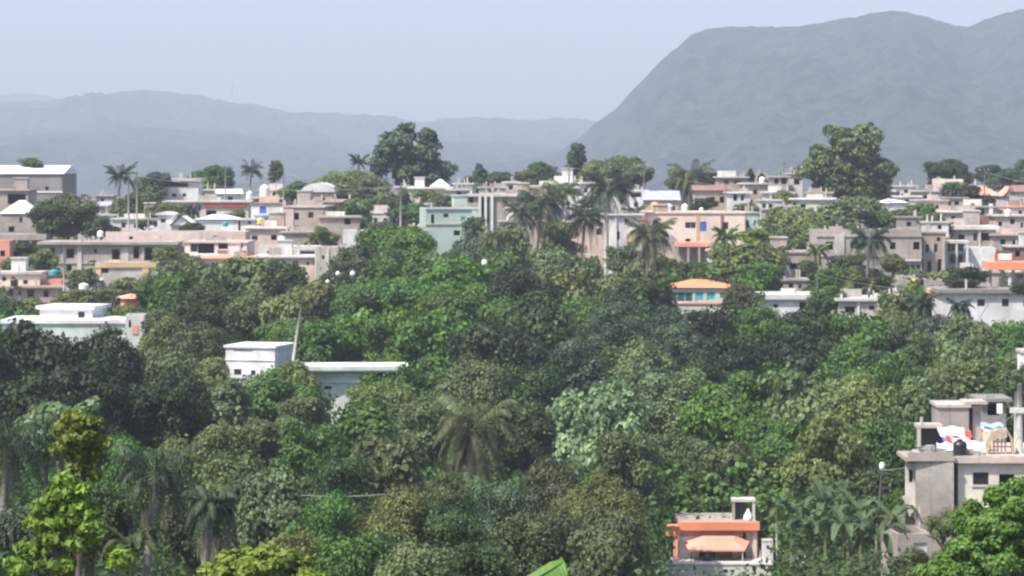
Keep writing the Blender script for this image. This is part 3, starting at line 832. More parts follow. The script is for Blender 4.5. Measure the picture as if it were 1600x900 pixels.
house(404, 498, 385, 402, 378, 'low white walled terrace with dark gaps below the black tank', 'white2', 6, 0, [(424, 396, 13, 8, 'o'), (482, 394, 26, 8, 'o')], 'parapet')
house(400, 500, 400, 440, 362, 'pinkish white house with white gabled end above the dusty trees', 'pink', 7, 0, [(430, 412, 9, 7), (462, 412, 8, 8, 'o')], 'slab', rmat='white2', ov=.4)
house(494, 538, 386, 440, 356, 'plain grey concrete tower house with vertical ribs', 'lgrey', 5, 6, [(505, 402, 4, 6, 'o')], 'parapet', bands=[(511, 514, 388, 440, .15, 'white2', 'rib'), (527, 530, 388, 440, .15, 'white2', 'rib')])
# ======================= centre =======================
house(575, 618, 331, 360, 432, 'small clean white house with two dark windows between the trees', 'white', 6, -4, [(587, 345, 6, 9), (602, 345, 6, 9)], 'slab', ov=.12, th=.3, rmat='white')
house(665, 748, 325, 392, 398, 'mint green house with pale terrace in front', 'mint', 8, 8, [(697, 337, 9, 7), (724, 342, 7, 7, 't'), (676, 342, 5, 14, 'o'), (714, 364, 10, 8, 'o')], 'parapet', floor_lines=(350,), stubs=[(674, 14)],
      bands=[(738, 747, 326, 370, .12, 'mintw', 'corner_pillar'), (664, 748, 323.5, 327, .2, 'mintw', 'cornice')])
house(618, 644, 291, 322, 455, 'narrow cream tower house behind the big skyline tree', 'cream', 5, 0, [(628, 301, 5, 8, 'o')], 'slab')
house(640, 704, 293, 325, 450, 'greenish house with flat roof carrying a bright white hipped top', 'mint', 7, 0, [(655, 305, 10, 9, 'o'), (685, 307, 14, 9, 'o')], 'slab', rmat='cream')
house(672, 702, 292, 294, 452, 'white hipped roof pavilion on the greenish flat-roofed house', 'white', 6, 0, (), 'hip', rmat='wmetal', hp=11, ov=.1, name='roof_pavilion', cat='pavilion')
house(702, 734, 296, 320, 445, 'cream house with one dark window right of the greenish house', 'cream', 6, 5, [(717, 304, 7, 9, 'o'), (727, 304, 4, 7)], 'slab', rmat='lgrey')
house(710, 738, 286, 296, 452, 'whitish rooftop room above the cream house', 'white2', 4, -8, [(722, 291, 6, 4, 'o')], 'slab')
house(728, 856, 304, 372, 415, 'long grey house with dark windows behind slim vertical columns', 'taupe', 8, -4, [(736, 312, 7, 10, 'o'), (790, 313, 9, 13), (826, 314, 10, 9, 'o'), (756, 330, 16, 40, 'o'), (800, 345, 12, 12, 'o'), (838, 340, 9, 10, 'o')], 'slab', rmat='lgrey', ov=.4, th=.3,
      bands=[(748, 752, 306, 370, .5, 'mintw', 'column'), (757, 761, 306, 370, .5, 'mintw', 'column'), (767, 771, 306, 370, .5, 'mintw', 'column')], stubs=[(769, 18), (818, 8)])
house(808, 902, 290, 330, 440, 'wide low grey house with pale flat roof slab and wall shadows', 'taupe', 8, 0, [(845, 300, 26, 5, 'o'), (884, 310, 9, 7, 'w'), (830, 312, 10, 7, 'o')], 'slab', rmat='lgrey', ov=.5, th=.4)
house(866, 930, 285, 312, 446, 'pale house with white sheets on its wall right of the low grey house', 'white2', 6, 0, [(885, 295, 10, 5, 'o'), (915, 298, 7, 7)], 'slab', rmat='lgrey')
house(872, 918, 308, 345, 432, 'white washed lower house hidden behind the coconut palms', 'white', 6, 6, [(888, 318, 6, 7, 'o')], 'parapet')
house(980, 1010, 297, 335, 440, 'white square house with dark band left of the grey metal roof', 'white', 6, 0, [(995, 305, 18, 6, 'o'), (994, 320, 7, 8)], 'slab', rmat='white2')
house(1008, 1060, 313, 340, 428, 'pinkish house under a grey metal roof with tanks before it', 'pink', 7, 0, [(1032, 324, 7, 9, 'o'), (1052, 326, 7, 8)], 'side_gable', rmat='metal', hp=14)
house(957, 1003, 334, 402, 385, 'white tall house half hidden behind two coconut palms', 'white2', 7, 8, [(980, 346, 8, 9, 'o'), (966, 368, 5, 12, 'o')], 'slab', rmat='white', bands=[(978, 993, 364, 378, .3, 'yellow', 'painted_patch'), (960, 963, 338, 402, .2, 'white', 'pillar')])
house(1000, 1164, 331, 392, 392, 'large peach house with blue door and ochre strip', 'peach', 9, 0, [(1079, 352, 17, 10), (1099, 354, 10, 15, 'db'), (1133, 353, 11, 12, 'w'), (1024, 350, 9, 12, 'w'), (1075, 377, 8, 8, 'o')], 'parapet', rmat='pink', floor_lines=(333,),
      bands=[(1088, 1093, 336, 378, .05, 'yellow', 'ochre_strip'), (1126, 1129, 334, 378, .2, 'rust', 'down_pipe'), (1003, 1012, 334, 372, .06, 'opink', 'painted_panel')])
house(1163, 1186, 331, 372, 396, 'narrow cream grey wing right of the large peach house', 'mintw', 6, 10, [(1168, 350, 4, 12, 'o'), (1180, 348, 4, 8)], 'slab', ov=.15)
porch(1056, 1112, 379, 432, 378, 'orange pink canopy slab over a shaded porch below the peach house', 'opink', 4, 4, .55, back='taupe', pmat='grey')
house(1060, 1108, 388, 432, 383, 'shaded grey ground floor behind the orange pink canopy', 'taupe', 5, 0, [(1072, 405, 8, 14, 'o'), (1096, 402, 10, 9)], 'parapet')
house(1122, 1168, 276, 300, 470, 'far purple grey house with flat slab on the skyline below the mountain', 'taupe', 7, 0, [(1135, 285, 7, 6, 'o'), (1152, 285, 10, 5, 'o')], 'slab', rmat='lgrey')
house(1138, 1172, 300, 331, 440, 'white two-window house right of the skyline palm', 'white2', 6, 0, [(1149, 309, 6, 10, 'o'), (1160, 309, 6, 10)], 'slab', rmat='white2')
house(1086, 1142, 298, 331, 447, 'dark purplish house behind the drooping skyline palm', 'taupe', 6, 0, [(1112, 312, 10, 9, 'o'), (1128, 312, 7, 10, 'o')], 'side_gable', rmat='rust', hp=8)
house(1168, 1204, 286, 330, 455, 'pale grey house with round roof items left of the antenna house', 'lgrey', 6, 8, [(1180, 300, 6, 8, 'o'), (1192, 312, 8, 6)], 'slab', rmat='white2')
house(1196, 1240, 300, 340, 440, 'white arched house under the thin antenna', 'white2', 6, 0, [(1214, 308, 14, 10, 'w'), (1233, 308, 6, 9, 'o')], 'slab', rmat='lgrey')
house(1205, 1232, 275, 300, 450, 'square grey rooftop frame room carrying the thin antenna', 'grey', 4, 0, [(1213, 283, 6, 8, 'o'), (1225, 283, 8, 9, 'o')], 'slab')
house(1232, 1254, 270, 300, 455, 'tall pale room with a dark square window left of the big right tree', 'white2', 4, 0, [(1245, 284, 9, 9, 'o')], 'slab')
house(1236, 1304, 310, 345, 430, 'grey and white long low house running behind the big right tree', 'lgrey', 7, -5, [(1255, 322, 8, 6, 'o'), (1282, 322, 6, 7)], 'slab', rmat='white2')
house(1362, 1400, 300, 335, 450, 'pale house fragments with sheets seen right of the big tree', 'white2', 6, 0, [(1382, 310, 7, 7, 'o'), (1392, 316, 7, 7, 'w')], 'slab')
house(1372, 1418, 317, 345, 430, 'white shed with white awning in front of the pale fragments', 'white', 5, 0, [(1405, 330, 6, 8, 'o')], 'hip', rmat='wmetal', hp=5)
# ======================= right =======================
house(1430, 1474, 298, 325, 460, 'long low white wall house below the domed tree', 'white2', 6, 0, [(1445, 308, 9, 5, 'o'), (1464, 306, 5, 6, 'w')], 'slab')
house(1459, 1505, 280, 312, 470, 'yellowish grey block house in front of the domed tree', 'cream', 6, -6, [(1468, 296, 5, 7, 'w')], 'parapet')
house(1500, 1538, 290, 318, 470, 'low pale yellow house right of the yellowish block', 'cream', 6, 0, [(1520, 302, 7, 6, 'o')], 'slab')
house(1532, 1562, 306, 335, 445, 'dark walled house with orange gable roof, left of the two', 'taupe', 6, 12, [(1545, 316, 9, 8, 'o')], 'hip', rmat='opink', hp=14)
house(1570, 1594, 307, 340, 440, 'pale blue walled house with orange gable roof, right of the two', 'mintw', 6, 0, [(1580, 316, 8, 8, 'w')], 'gable', rmat='opink', hp=15)
house(1588, 1640, 300, 345, 430, 'red roofed house cut by the right picture edge', 'lgrey', 6, 0, [(1596, 315, 5, 8, 'o')], 'side_gable', rmat='rust', hp=10)
house(1478, 1528, 330, 362, 410, 'white and grey house with dark windows in the right cluster', 'lgrey', 6, 0, [(1490, 340, 8, 5, 'w'), (1510, 349, 12, 5, 'o')], 'slab', rmat='white2')
house(1522, 1560, 322, 356, 415, 'narrow column house with reddish lower wall in the right cluster', 'grey2', 6, 0, [(1533, 330, 9, 12, 'o'), (1548, 328, 5, 15, 'o')], 'slab', bands=[(1524, 1556, 338, 352, .15, 'rust', 'lower_wall'), (1545, 1551, 318, 338, .25, 'white2', 'column')])
house(1556, 1606, 336, 372, 408, 'pinkish house with dark square windows at the right edge', 'pink', 6, 0, [(1563, 350, 6, 7, 'o'), (1582, 346, 7, 8, 'o'), (1597, 352, 5, 9)], 'slab')
house(1490, 1556, 353, 392, 395, 'grey house with white slab and slim columns in the right cluster', 'grey', 7, 0, [(1502, 372, 10, 11, 'o'), (1524, 370, 7, 14), (1540, 370, 14, 12, 'o')], 'slab', rmat='white2', ov=.4, th=.5, bands=[(1529, 1532, 358, 392, .2, 'white2', 'column')])
house(1554, 1612, 366, 412, 392, 'brown grey house with dark recess right of the slim columns', 'taupe', 7, 0, [(1567, 380, 8, 12, 'o'), (1588, 382, 12, 15, 'o')], 'slab')
house(1512, 1556, 387, 422, 368, 'blank cream white wall panel house above the orange awning', 'white', 5, 0, (), 'parapet', parapet=.3)
porch(1476, 1514, 376, 430, 366, 'pale double slab carport between the grey block and the cream panel', 'white2', 4, 3, .35, back='grey2')
house(1474, 1512, 393, 435, 368, 'small mint grey room under the pale carport slab', 'mint', 3, 0, [(1494, 405, 20, 14, 'o')], 'slab', rmat='white2')
house(1276, 1400, 360, 432, 362, 'bare grey two-storey block house with square dark windows behind the palm', 'grey', 9, 0, [(1296, 384, 11, 13, 'o'), (1338, 382, 18, 13, 'o'), (1394, 384, 9, 12, 'o'), (1370, 384, 8, 12, 'o'), (1310, 414, 12, 13, 'o')], 'parapet', rmat='grey',
      floor_lines=(400, 369), stubs=[(1308, 16), (1348, 17), (1352, 10)], bands=[(1304, 1319, 366, 405, .2, 'lgrey', 'pillar')])
house(1384, 1440, 359, 432, 361, 'right bay of the bare grey block with white framed glass door', 'grey', 8, 0, [(1395, 384, 9, 11, 'o'), (1432, 384, 10, 12, 'o'), (1394, 419, 9, 9), (1427, 422, 26, 18)], 'parapet', rmat='grey',
      floor_lines=(402, 369), bands=[(1409, 1413, 406, 436, .2, 'white2', 'frame_post'), (1409, 1439, 404, 408, .22, 'white2', 'frame_head')], stubs=[(1436, 14)])
house(1441, 1478, 362, 436, 363, 'brick columned end wing with slatted openings on the grey block', 'taupe', 7, 0, [(1449, 388, 6, 12, 'o'), (1462, 388, 8, 14), (1452, 418, 6, 20, 'o'), (1468, 416, 6, 22, 'o')], 'slab', rmat='grey', ov=.15,
      bands=[(1443, 1445, 376, 436, .15, 'lgrey', 'column'), (1457, 1459, 376, 436, .15, 'lgrey', 'column'), (1473, 1476, 376, 436, .15, 'lgrey', 'column')])
house(1196, 1282, 393, 452, 352, 'lower grey house with twin slit window left of the grey block', 'grey', 7, 0, [(1207, 421, 4, 15, 'w'), (1214, 421, 5, 15, 'o'), (1240, 415, 10, 11, 'o')], 'slab', rmat='grey', ov=.15, floor_lines=(410,), stubs=[(1200, 8), (1240, 10)])
house(1188, 1274, 460, 500, 322, 'white flat house with long white slab below the lower grey house', 'white', 7, 0, [(1212, 478, 8, 7, 'w'), (1260, 478, 22, 12, 'o')], 'slab', rmat='white2', ov=.4, th=.55)
house(1310, 1376, 466, 520, 316, 'small grey house with dark windows and white roof slab by the palms', 'lgrey', 7, 0, [(1328, 484, 16, 10, 'o'), (1362, 481, 9, 8)], 'slab', rmat='white2', ov=.4, th=.3, stubs=[(1315, 11)], bands=[(1339, 1343, 472, 505, .15, 'white', 'pillar'), (1371, 1375, 468, 515, .25, 'white2', 'pillar')])
house(1378, 1410, 462, 515, 318, 'narrow cream annex with brown doorway right of the small grey house', 'cream', 6, 0, [(1394, 488, 13, 18, 'o')], 'slab', rmat='white2', ov=.2, th=.6)
house(1385, 1450, 437, 470, 338, 'grey walled roof terrace cluttered with pots and tanks', 'grey', 6, 0, [(1400, 450, 8, 6, 'o')], 'parapet', rmat='lgrey')
house(1472, 1640, 452, 520, 326, 'wide white house with dark brown roof edge at the right', 'white', 8, 0, [(1533, 473, 12, 11), (1571, 473, 11, 12), (1482, 467, 7, 5, 'w'), (1604, 474, 10, 10)], 'slab', rmat='grey2', ov=.5, th=.42, fmat='dframe')
porch(1545, 1640, 410, 452, 332, 'bright orange awning roof on dark posts above the wide white house', 'orange', 5, 6, .85, post=.3, pmat='dframe', name='awning_roof', back=None)
house(1582, 1620, 424, 452, 338, 'greenish room with pale blue window under the orange awning', 'mintw', 3, 0, [(1596, 432, 12, 8, 't')], 'slab')
house(1038, 1140, 450, 500, 322, 'white house with orange hipped roof, green glass and teal windows', 'mintw', 7, -6, [(1064, 464, 37, 15, 'g'), (1093, 463, 13, 15, 't'), (1111, 462, 13, 14, 't'), (1128, 461, 6, 9, 'w'), (1054, 486, 12, 8, 'o')], 'hip', rmat='orange', hp=11, ov=.35,
      floor_lines=(474,), bands=[(1037, 1046, 452, 500, .1, 'white2', 'corner_wall')])
house(1600, 1660, 548, 600, 230, 'white corner of a house cut by the right edge above the cluttered roof', 'white', 3, 0, (), 'slab', ov=.12)
# ======================= white houses in the trees, left =======================
house(60, 146, 478, 508, 288, 'white square rooftop block on the long white terrace house', 'white', 5, -10, [(128, 492, 12, 12, 'w')], 'slab', rmat='white', ov=.3, th=.35, group=None, fmat='white')
house(4, 205, 500, 545, 284, 'long low white terrace house behind the dark mango trees', 'mintw', 8, 0, [(176, 520, 30, 8, 'o')], 'slab', rmat='white', ov=.2, th=.35)
house(196, 226, 492, 540, 280, 'narrow white gateway wall with salmon stripe beside the terrace house', 'mintw', 3, 0, [(203, 506, 4, 12, 'o')], 'parapet', bands=[(207, 216, 508, 522, .08, 'opink', 'salmon_stripe'), (219, 226, 489, 540, .12, 'white', 'pillar')])
house(196, 224, 467, 478, 300, 'small salmon roofed hut half hidden above the narrow gateway', 'salmon', 4, 15, (), 'hip', rmat='opink', hp=6)
house(350, 432, 540, 640, 252, 'white cube house with dark windows among trees', 'white', 5, -16, [(370, 582, 13, 10), (396, 583, 8, 9), (379, 548, 32, 3, 'w')], 'slab', rmat='white', ov=.15, th=.2, bands=[(349, 432, 562, 563.5, .08, 'white', 'string_course')])
house(490, 562, 583, 660, 244.6, 'white grey wall house under the wide cream roof slab', 'mintw', 5, -9, [(512, 606, 12, 5, 'o')], 'slab', rmat='white', ov=.1, floor_lines=(596,))
sl = W(546, 573, 243.6)
item('roof_terrace', MB().box(-4.9, 4.9, 0, 5.5, -.32, 0).box(-4.8, 4.8, .1, 5.4, -.46, -.324), 'mintw', sl, 'wide cream roof slab with stepped edge left of the green tree', 'roof slab', rz=R(2))

# ======================= orange shed, bottom =======================
D0 = 197
house(1062, 1184, 818, 900, D0, 'small orange-edged block house with faded awning and dark door at the bottom', 'grey', 6, 0,
      [(1105, 866, 24, 40, 'o'), (1134, 859, 24, 8, 'o'), (1163, 852, 5, 40, 'o')], 'slab', rmat='grey', ov=.02, th=.1, 
      bands=[(1060, 1186, 815, 827.5, .45, 'orange', 'fascia'), (1144, 1153, 858, 884, .12, 'white2', 'pillar'), (1176, 1182, 829, 884, .14, 'pink', 'pillar'), (1062, 1092, 838, 885, .04, 'white2', 'whitewashed_panel')])
x, y, z = W(1120, 854, D0); s = D0 / F
a = MB(); hw = 47 * s
a.quad((-hw, -1.5, 0), (hw * .88, -1.5, 0), (hw * .5, -.9, 15 * s), (-hw * .55, -.9, 15 * s)).quad((hw * .88, -1.5, 0), (hw * 1.08, 0, 8 * s), (hw * .62, 0, 18 * s), (hw * .5, -.9, 15 * s))
a.quad((-hw, -1.5, 0), (-hw * .55, -.9, 15 * s), (-hw * .5, 0, 18 * s), (-hw * 1.1, 0, 7 * s)).quad((-hw * .55, -.9, 15 * s), (hw * .5, -.9, 15 * s), (hw * .62, 0, 18 * s), (-hw * .5, 0, 18 * s))
a.box(-hw, hw * .88, -1.52, -1.46, -.12, -.003)
aw = empty('awning', (x, y - .1, z), 0, 'faded coral awning hanging over the dark door of the orange-edged house', 'awning')
a.build('canvas', M['opink'], aw)
MB().tube([(-hw * .9, -1.45, -.1), (-hw * .9, -1.45, -2.0)], .035, 6).build('post', M['dframe'], aw)
MB().tube([(hw * .8, -1.45, -.1), (hw * .8, -1.45, -1.4)], .035, 6).build('post', M['frame'], aw)
bw = empty('box_bay', W(1051, 838, D0 - .9), 0, 'small orange box bay jutting from the left end of the orange-edged house', 'bay')
MB().box(-.42, .42, 0, 1.2, 0, .68).build('bay', M['orange'], bw); MB().box(.06, .36, .1, .4, -1.9, -.003).build('post', M['opink'], bw)
x, y, z = W(1107, 883, D0 - 2.4)
item('patio', MB().box(-4.4, 4.2, 0, 3.0, -.9, 0).box(-4.45, 4.25, -.05, 3.0, .003, .12), 'white2', (x, y, z), 'pale concrete patio edge in front of the orange-edged house', 'patio')
x, y, z = W(1106, 884, D0 - 1.2)
item('barrel', MB().lathe([(.3, 0), (.33, .1), (.33, .55), (.36, .6), (.33, .65), (.33, 1.1), (.3, 1.14), (.06, 1.15), (.05, 1.35), (.02, 1.36)], n=18), 'black', (x, y, z), 'black barrel in the doorway of the orange-edged house', 'barrel', smooth=True)
fr = empty('roof_frame', W(1162, 815, D0 + 2), 0, 'grey concrete frame standing on the roof of the orange-edged house', 'frame')
MB().box(-.78, -.6, 0, .2, 0, 1.35).build('post', M['grey'], fr); MB().box(.6, .78, 0, .2, 0, 1.35).build('post', M['white2'], fr); MB().box(-.8, .8, -.05, 1.2, 1.353, 1.55).build('lintel', M['white2'], fr)
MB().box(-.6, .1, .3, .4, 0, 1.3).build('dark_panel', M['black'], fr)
item('sack', MB().lathe([(.22, 0), (.34, .15), (.3, .4), (.2, .55), (.06, .85), (.02, .9)], n=12), 'cloth', W(1169, 815, D0 + .8), 'white pointed sack inside the roof frame of the orange-edged house', 'sack', smooth=True)
item('roof_slab', MB().box(-1.75, 1.75, 0, 2.5, 0, .22), 'white2', W(1106, 815, D0 + 3.2), 'pale low slab lying behind the orange fascia', 'roof slab')
house(992, 1042, 823, 870, D0 + 9, 'low white hut with flat roof left of the orange-edged house', 'white2', 4, 0, [(1025, 840, 10, 10, 'o')], 'slab', rmat='white')
house(1192, 1208, 844, 885, D0 - 1, 'narrow white water cabinet right of the orange-edged house', 'white2', 1.0, 0, [(1200, 855, 5, 6, 'w')], 'slab', ov=.03, th=.1, name='cabinet', cat='cabinet')
pole(1188, 860, D0 - 2, 'short white pipe post beside the white water cabinet', pyb=885, rad=.06, arms=0, mat='wplast', name='post', cat='post')
pole(1214, 788, D0 + 1, 'thin grey pole standing behind the white water cabinet', rad=.08, arms=0, name='pole')
item('satellite_dish', MB().lathe([(.01, 0), (.2, .03), (.38, .11), (.48, .22), (.46, .23), (.36, .13), (.2, .05), (.01, .02)], n=20), 'wplast', W(1255, 873, 190), 'round white dish lying in the dark bushes at the bottom right', 'dish', smooth=True).rotation_euler = (R(70), 0, R(10))
house(728, 762, 889, 930, 180, 'tip of a white roofed hut at the bottom centre picture edge', 'white2', 3, 0, (), 'slab', rmat='white')

# ======================= near house, right =======================
D1 = 166; s = D1 / F
house(1497, 1680, 722, 850, D1, 'weathered cream upper house front with dark window under the cluttered roof', 'cream', 8, 0,
      [(1532.5, 748, 25, 20), (1573, 768, 24, 54, 'o'), (1625, 750, 25, 20)], 'slab', 'house', 'house', 'lgrey', .0, .05, sill=True, fmat='dframe')
house(1431, 1490, 722, 792, D1 - .5, 'bulging bare grey block room under the slab corner of the cluttered roof', 'grey', 6, -7, [], 'slab', ov=0, th=.03, rmat='grey')
house(1414, 1432, 724, 830, D1 + 1.0, 'narrow side bay with slit window at the cluttered roof house corner', 'lgrey', 5, -20, [(1423, 744, 6, 20, 'o')], 'slab', ov=0, th=.03)
house(1432, 1560, 792, 850, D1 - .2, 'rough rubble lower storey below the bare grey block room', 'rubble', 6, 0, [(1520, 822, 14, 16, 'o')], 'slab', ov=.1, th=.2, rmat='grey', bands=[(1434, 1441, 792, 850, .2, 'white2', 'down_pipe')])
house(1402, 1456, 834, 960, D1 - 4, 'low grey concrete hut with shuttered window beneath the rubble storey', 'grey', 4, 6, [(1438, 857, 22, 17, 'w')], 'parapet', rmat='grey', pane='frame')
x, y, z = W(1545, 713, D1)
rf = empty('roof_deck', (x, y, z), 0, 'long pale concrete roof slab of the cluttered house with broken left corner', 'roof')
MB().box(-4.85, -2.0, -.62, 3.2, -.22, .0).build('corner_slab', M['taupe'], rf)
MB().box(-1.997, 5.4, -.32, 8.3, -.36, -.02).build('main_slab', M['pink'], rf)
MB().box(-4.7, -2.1, -.58, -.45, .003, .28).build('kerb', M['grey'], rf)
MB().box(-1.9, 5.3, -.29, -.15, -.017, .05).build('kerb', M['lgrey'], rf)
house(1467, 1514, 632, 690, D1 + 7, 'bare block stair room on the cluttered roof, its flat slab overhanging', 'grey', 3, 0, [], 'slab', ov=.12, th=.18, rmat='lgrey', name='stair_room', cat='roof room')
house(1520, 1533, 634, 690, D1 + 7.4, 'thin concrete pier under the stair room slab', 'lgrey', 2.2, 0, (), 'slab', ov=.06, th=.15, name='pier', cat='pier')
item('roof_slab', MB().box(-.45, .9, 0, 2.2, 0, .16), 'lgrey', W(1520, 632, D1 + 6.9), 'small slab bridging the stair room and the pier', 'roof slab')
fm = empty('roof_frame', W(1452, 698, D1 + 5.5), 0, 'low concrete frame around a dark opening at the left of the cluttered roof', 'frame')
MB().box(-.7, -.5, 0, .25, 0, 1.1).build('post', M['lgrey'], fm); MB().box(-.7, .8, -.02, 1.5, 1.103, 1.3).build('lintel', M['lgrey'], fm); MB().box(-.5, .8, .6, .7, 0, 1.1).build('dark_panel', M['black'], fm)  # black panel stands in for the shade inside the opening
MB().tube([(-.45, .1, 1.3), (-.43, .1, 1.75)], .09, 6).build('column_stub', M['lgrey'], fm)
def sheet(px, py, D, wpx, hpx, mat, label, name='laundry_sheet', cat='laundry', tilt=.35, seed=1, group=None):
    s_ = D / F; rng = random.Random(seed); nx, nz = 12, 7; co = []; fa = []
    for j in range(nz):
        for i in range(nx):
            u = i / (nx - 1) - .5; v = j / (nz - 1)
            co.append((u * wpx * s_ * (1 + .06 * sin(v * 5)), -v * tilt * 2 + .09 * sin(u * 18 + v * 3) * (.3 + v), -v * hpx * s_ + .06 * sin(u * 9 + seed)))
    for j in range(nz - 1):
        for i in range(nx - 1): fa.append((j * nx + i, (j + 1) * nx + i, (j + 1) * nx + i + 1, j * nx + i + 1))
    mb = MB(); mb.v = co; mb.f = fa
    return item(name, mb, mat, W(px, py, D), label, cat, group, smooth=True)
LG = 'laundry and sheets on the cluttered roof'
sheet(1485, 667, D1 + 5.5, 40, 13, 'cloth', 'white sheet hung below the block stair room', seed=1, group=LG)
sheet(1488, 678, D1 + 5.2, 34, 9, 'bluecl', 'dark blue cloth hanging under the white sheet', seed=2, group=LG)
sheet(1482, 680, D1 + 4.2, 11, 12, 'redcl', 'small red cloth in front of the dark blue cloth', seed=3, group=LG)
sheet(1511, 673, D1 + 4.6, 10, 10, 'redcl', 'small red cloth right of the white sheet', seed=4, group=LG)
sheet(1549, 661, D1 + 5.8, 33, 5, 'skyblue', 'narrow pale blue banner cloth on the right of the roof', seed=5, group=LG)
sheet(1549, 666, D1 + 5.6, 33, 6, 'cloth', 'narrow white cloth right under the pale blue banner', seed=6, group=LG)
sheet(1476, 692, D1 + 2.2, 26, 17, 'cloth', 'crumpled white tarp left of the black roof tank', seed=7, tilt=.6, group=LG)
sheet(1521, 690, D1 + 2.6, 34, 18, 'cloth', 'crumpled white tarp right of the black roof tank', seed=8, tilt=.8, group=LG)
sheet(1500, 683, D1 + 4.0, 30, 14, 'pink', 'pinkish rag spread between the red cloths', seed=12, tilt=.8, group=LG)
sheet(1541, 674, D1 + 3.8, 14, 22, 'opink', 'orange rag hanging left of the tan arch cover', seed=9, group=LG)
tank(1500, 714, D1 + .4, 28, 'black water tank with ribbed sides on the cluttered roof', 'black', wr=.40)
def rubble(px, py, D, n, spread, label, seed, mat='rubble'):
    rng = random.Random(seed); mb = MB()
    for i in range(n):
        x_, y_ = rng.uniform(-spread, spread), rng.uniform(0, 1.2); r_ = rng.uniform(.14, .34) * (1.2 - abs(x_) / spread * .5); z_ = rng.uniform(0, .35) * (1 - abs(x_) / spread)
        b_ = len(mb.v)
        for q in ((-1, -1, -1), (1, -1, -1), (1, 1, -1), (-1, 1, -1), (-1, -1, 1), (1, -1, 1), (1, 1, 1), (-1, 1, 1)):
            mb.v.append((x_ + q[0] * r_ * rng.uniform(.5, 1.1), y_ + q[1] * r_ * rng.uniform(.5, 1.1), z_ + r_ * .5 + q[2] * r_ * rng.uniform(.4, .8)))
        for f_ in ((0, 3, 2, 1), (4, 5, 6, 7), (0, 1, 5, 4), (1, 2, 6, 5), (2, 3, 7, 6), (3, 0, 4, 7)): mb.f.append(tuple(b_ + k for k in f_))
    o = item('rubble_heap', mb, mat, W(px, py, D), label, 'rubble'); o['kind'] = 'stuff'; return o
rubble(1458, 712, D1 + .8, 22, 1.1, 'heap of pale grey rubble on the left corner of the cluttered roof', 1)
rubble(1440, 712, D1 + .4, 8, .5, 'few loose pale blocks at the very corner of the cluttered roof', 2)
rubble(1522, 716, D1 + .8, 14, .8, 'low rubble along the edge right of the black tank', 3)
# arched cover of bent poles
ac = empty('arch_cover', W(1561, 716, D1 + 1.2), 0, 'tan cloth cover sagging over bent poles near the right end of the roof', 'cover')
for i, (xa, xb, yy) in enumerate(((-.75, .75, 0), (-.7, .82, .7))):
    MB().tube([(xa, yy, 0), (xa + .05, yy, 1.0), (xa + .3, yy, 1.55), (xb - .3, yy, 1.65), (xb - .02, yy, 1.1), (xb + .1, yy, 0)], .05, 6).build('pole', M['tan'], ac)
mb = MB(); pf = [(-.72, .75), (-.7, 1.05), (-.42, 1.5), (0, 1.7), (.45, 1.72), (.8, 1.15), (.86, .5), (.98, .05)]
for i in range(len(pf) - 1):
    mb.quad((pf[i][0], -.08, pf[i][1]), (pf[i + 1][0], -.08, pf[i + 1][1]), (pf[i + 1][0], .8, pf[i + 1][1] - .05), (pf[i][0], .8, pf[i][1] - .05))
    if i < 4: mb.quad((pf[i][0], -.085, pf[i][1]), (pf[i][0], -.085, pf[i][1] - .55 - .1 * (i % 2)), (pf[i + 1][0], -.085, pf[i + 1][1] - .5), (pf[i + 1][0], -.085, pf[i + 1][1]))
mb.build('cloth', M['tan'], ac)
for i in range(5): MB().box(-.5 + i * .22, -.42 + i * .22, .3, .38, 0, 1.35 + .1 * (i % 2)).build('stick', M['tan'], ac)
po = pole(1593, 600, D1 + 2, 'pale concrete pole with cross beam at the right edge of the cluttered roof', pyb=718, rad=.17, arms=0, name='roof_pole', group=None)
MB().box(-.55, 1.1, -.22, .1, 2.7, 3.0).build('cross_beam', M['white2'], po)
pole(1587, 612, D1 + 3, 'thinner grey post left of the cross beam pole on the roof', pyb=720, rad=.09, arms=0, name='roof_pole')
house(1535, 1572, 622, 690, D1 + 22, 'grey cluttered shack with pale sheets seen behind the cluttered roof', 'grey2', 3, 0, [(1552, 640, 18, 18, 'o')], 'slab')
item('board', MB().box(-.32, .32, -.03, .03, 0, .3), 'white2', W(1547, 624, D1 + 18), 'pale board lying tilted on the shack behind the cluttered roof', 'board', rz=.3)
item('board', MB().box(-.18, .18, -.03, .03, 0, .62), 'cloth', W(1562, 646, D1 + 17), 'white upright board leaning at the right of the shack behind the roof', 'board', rz=-.3)

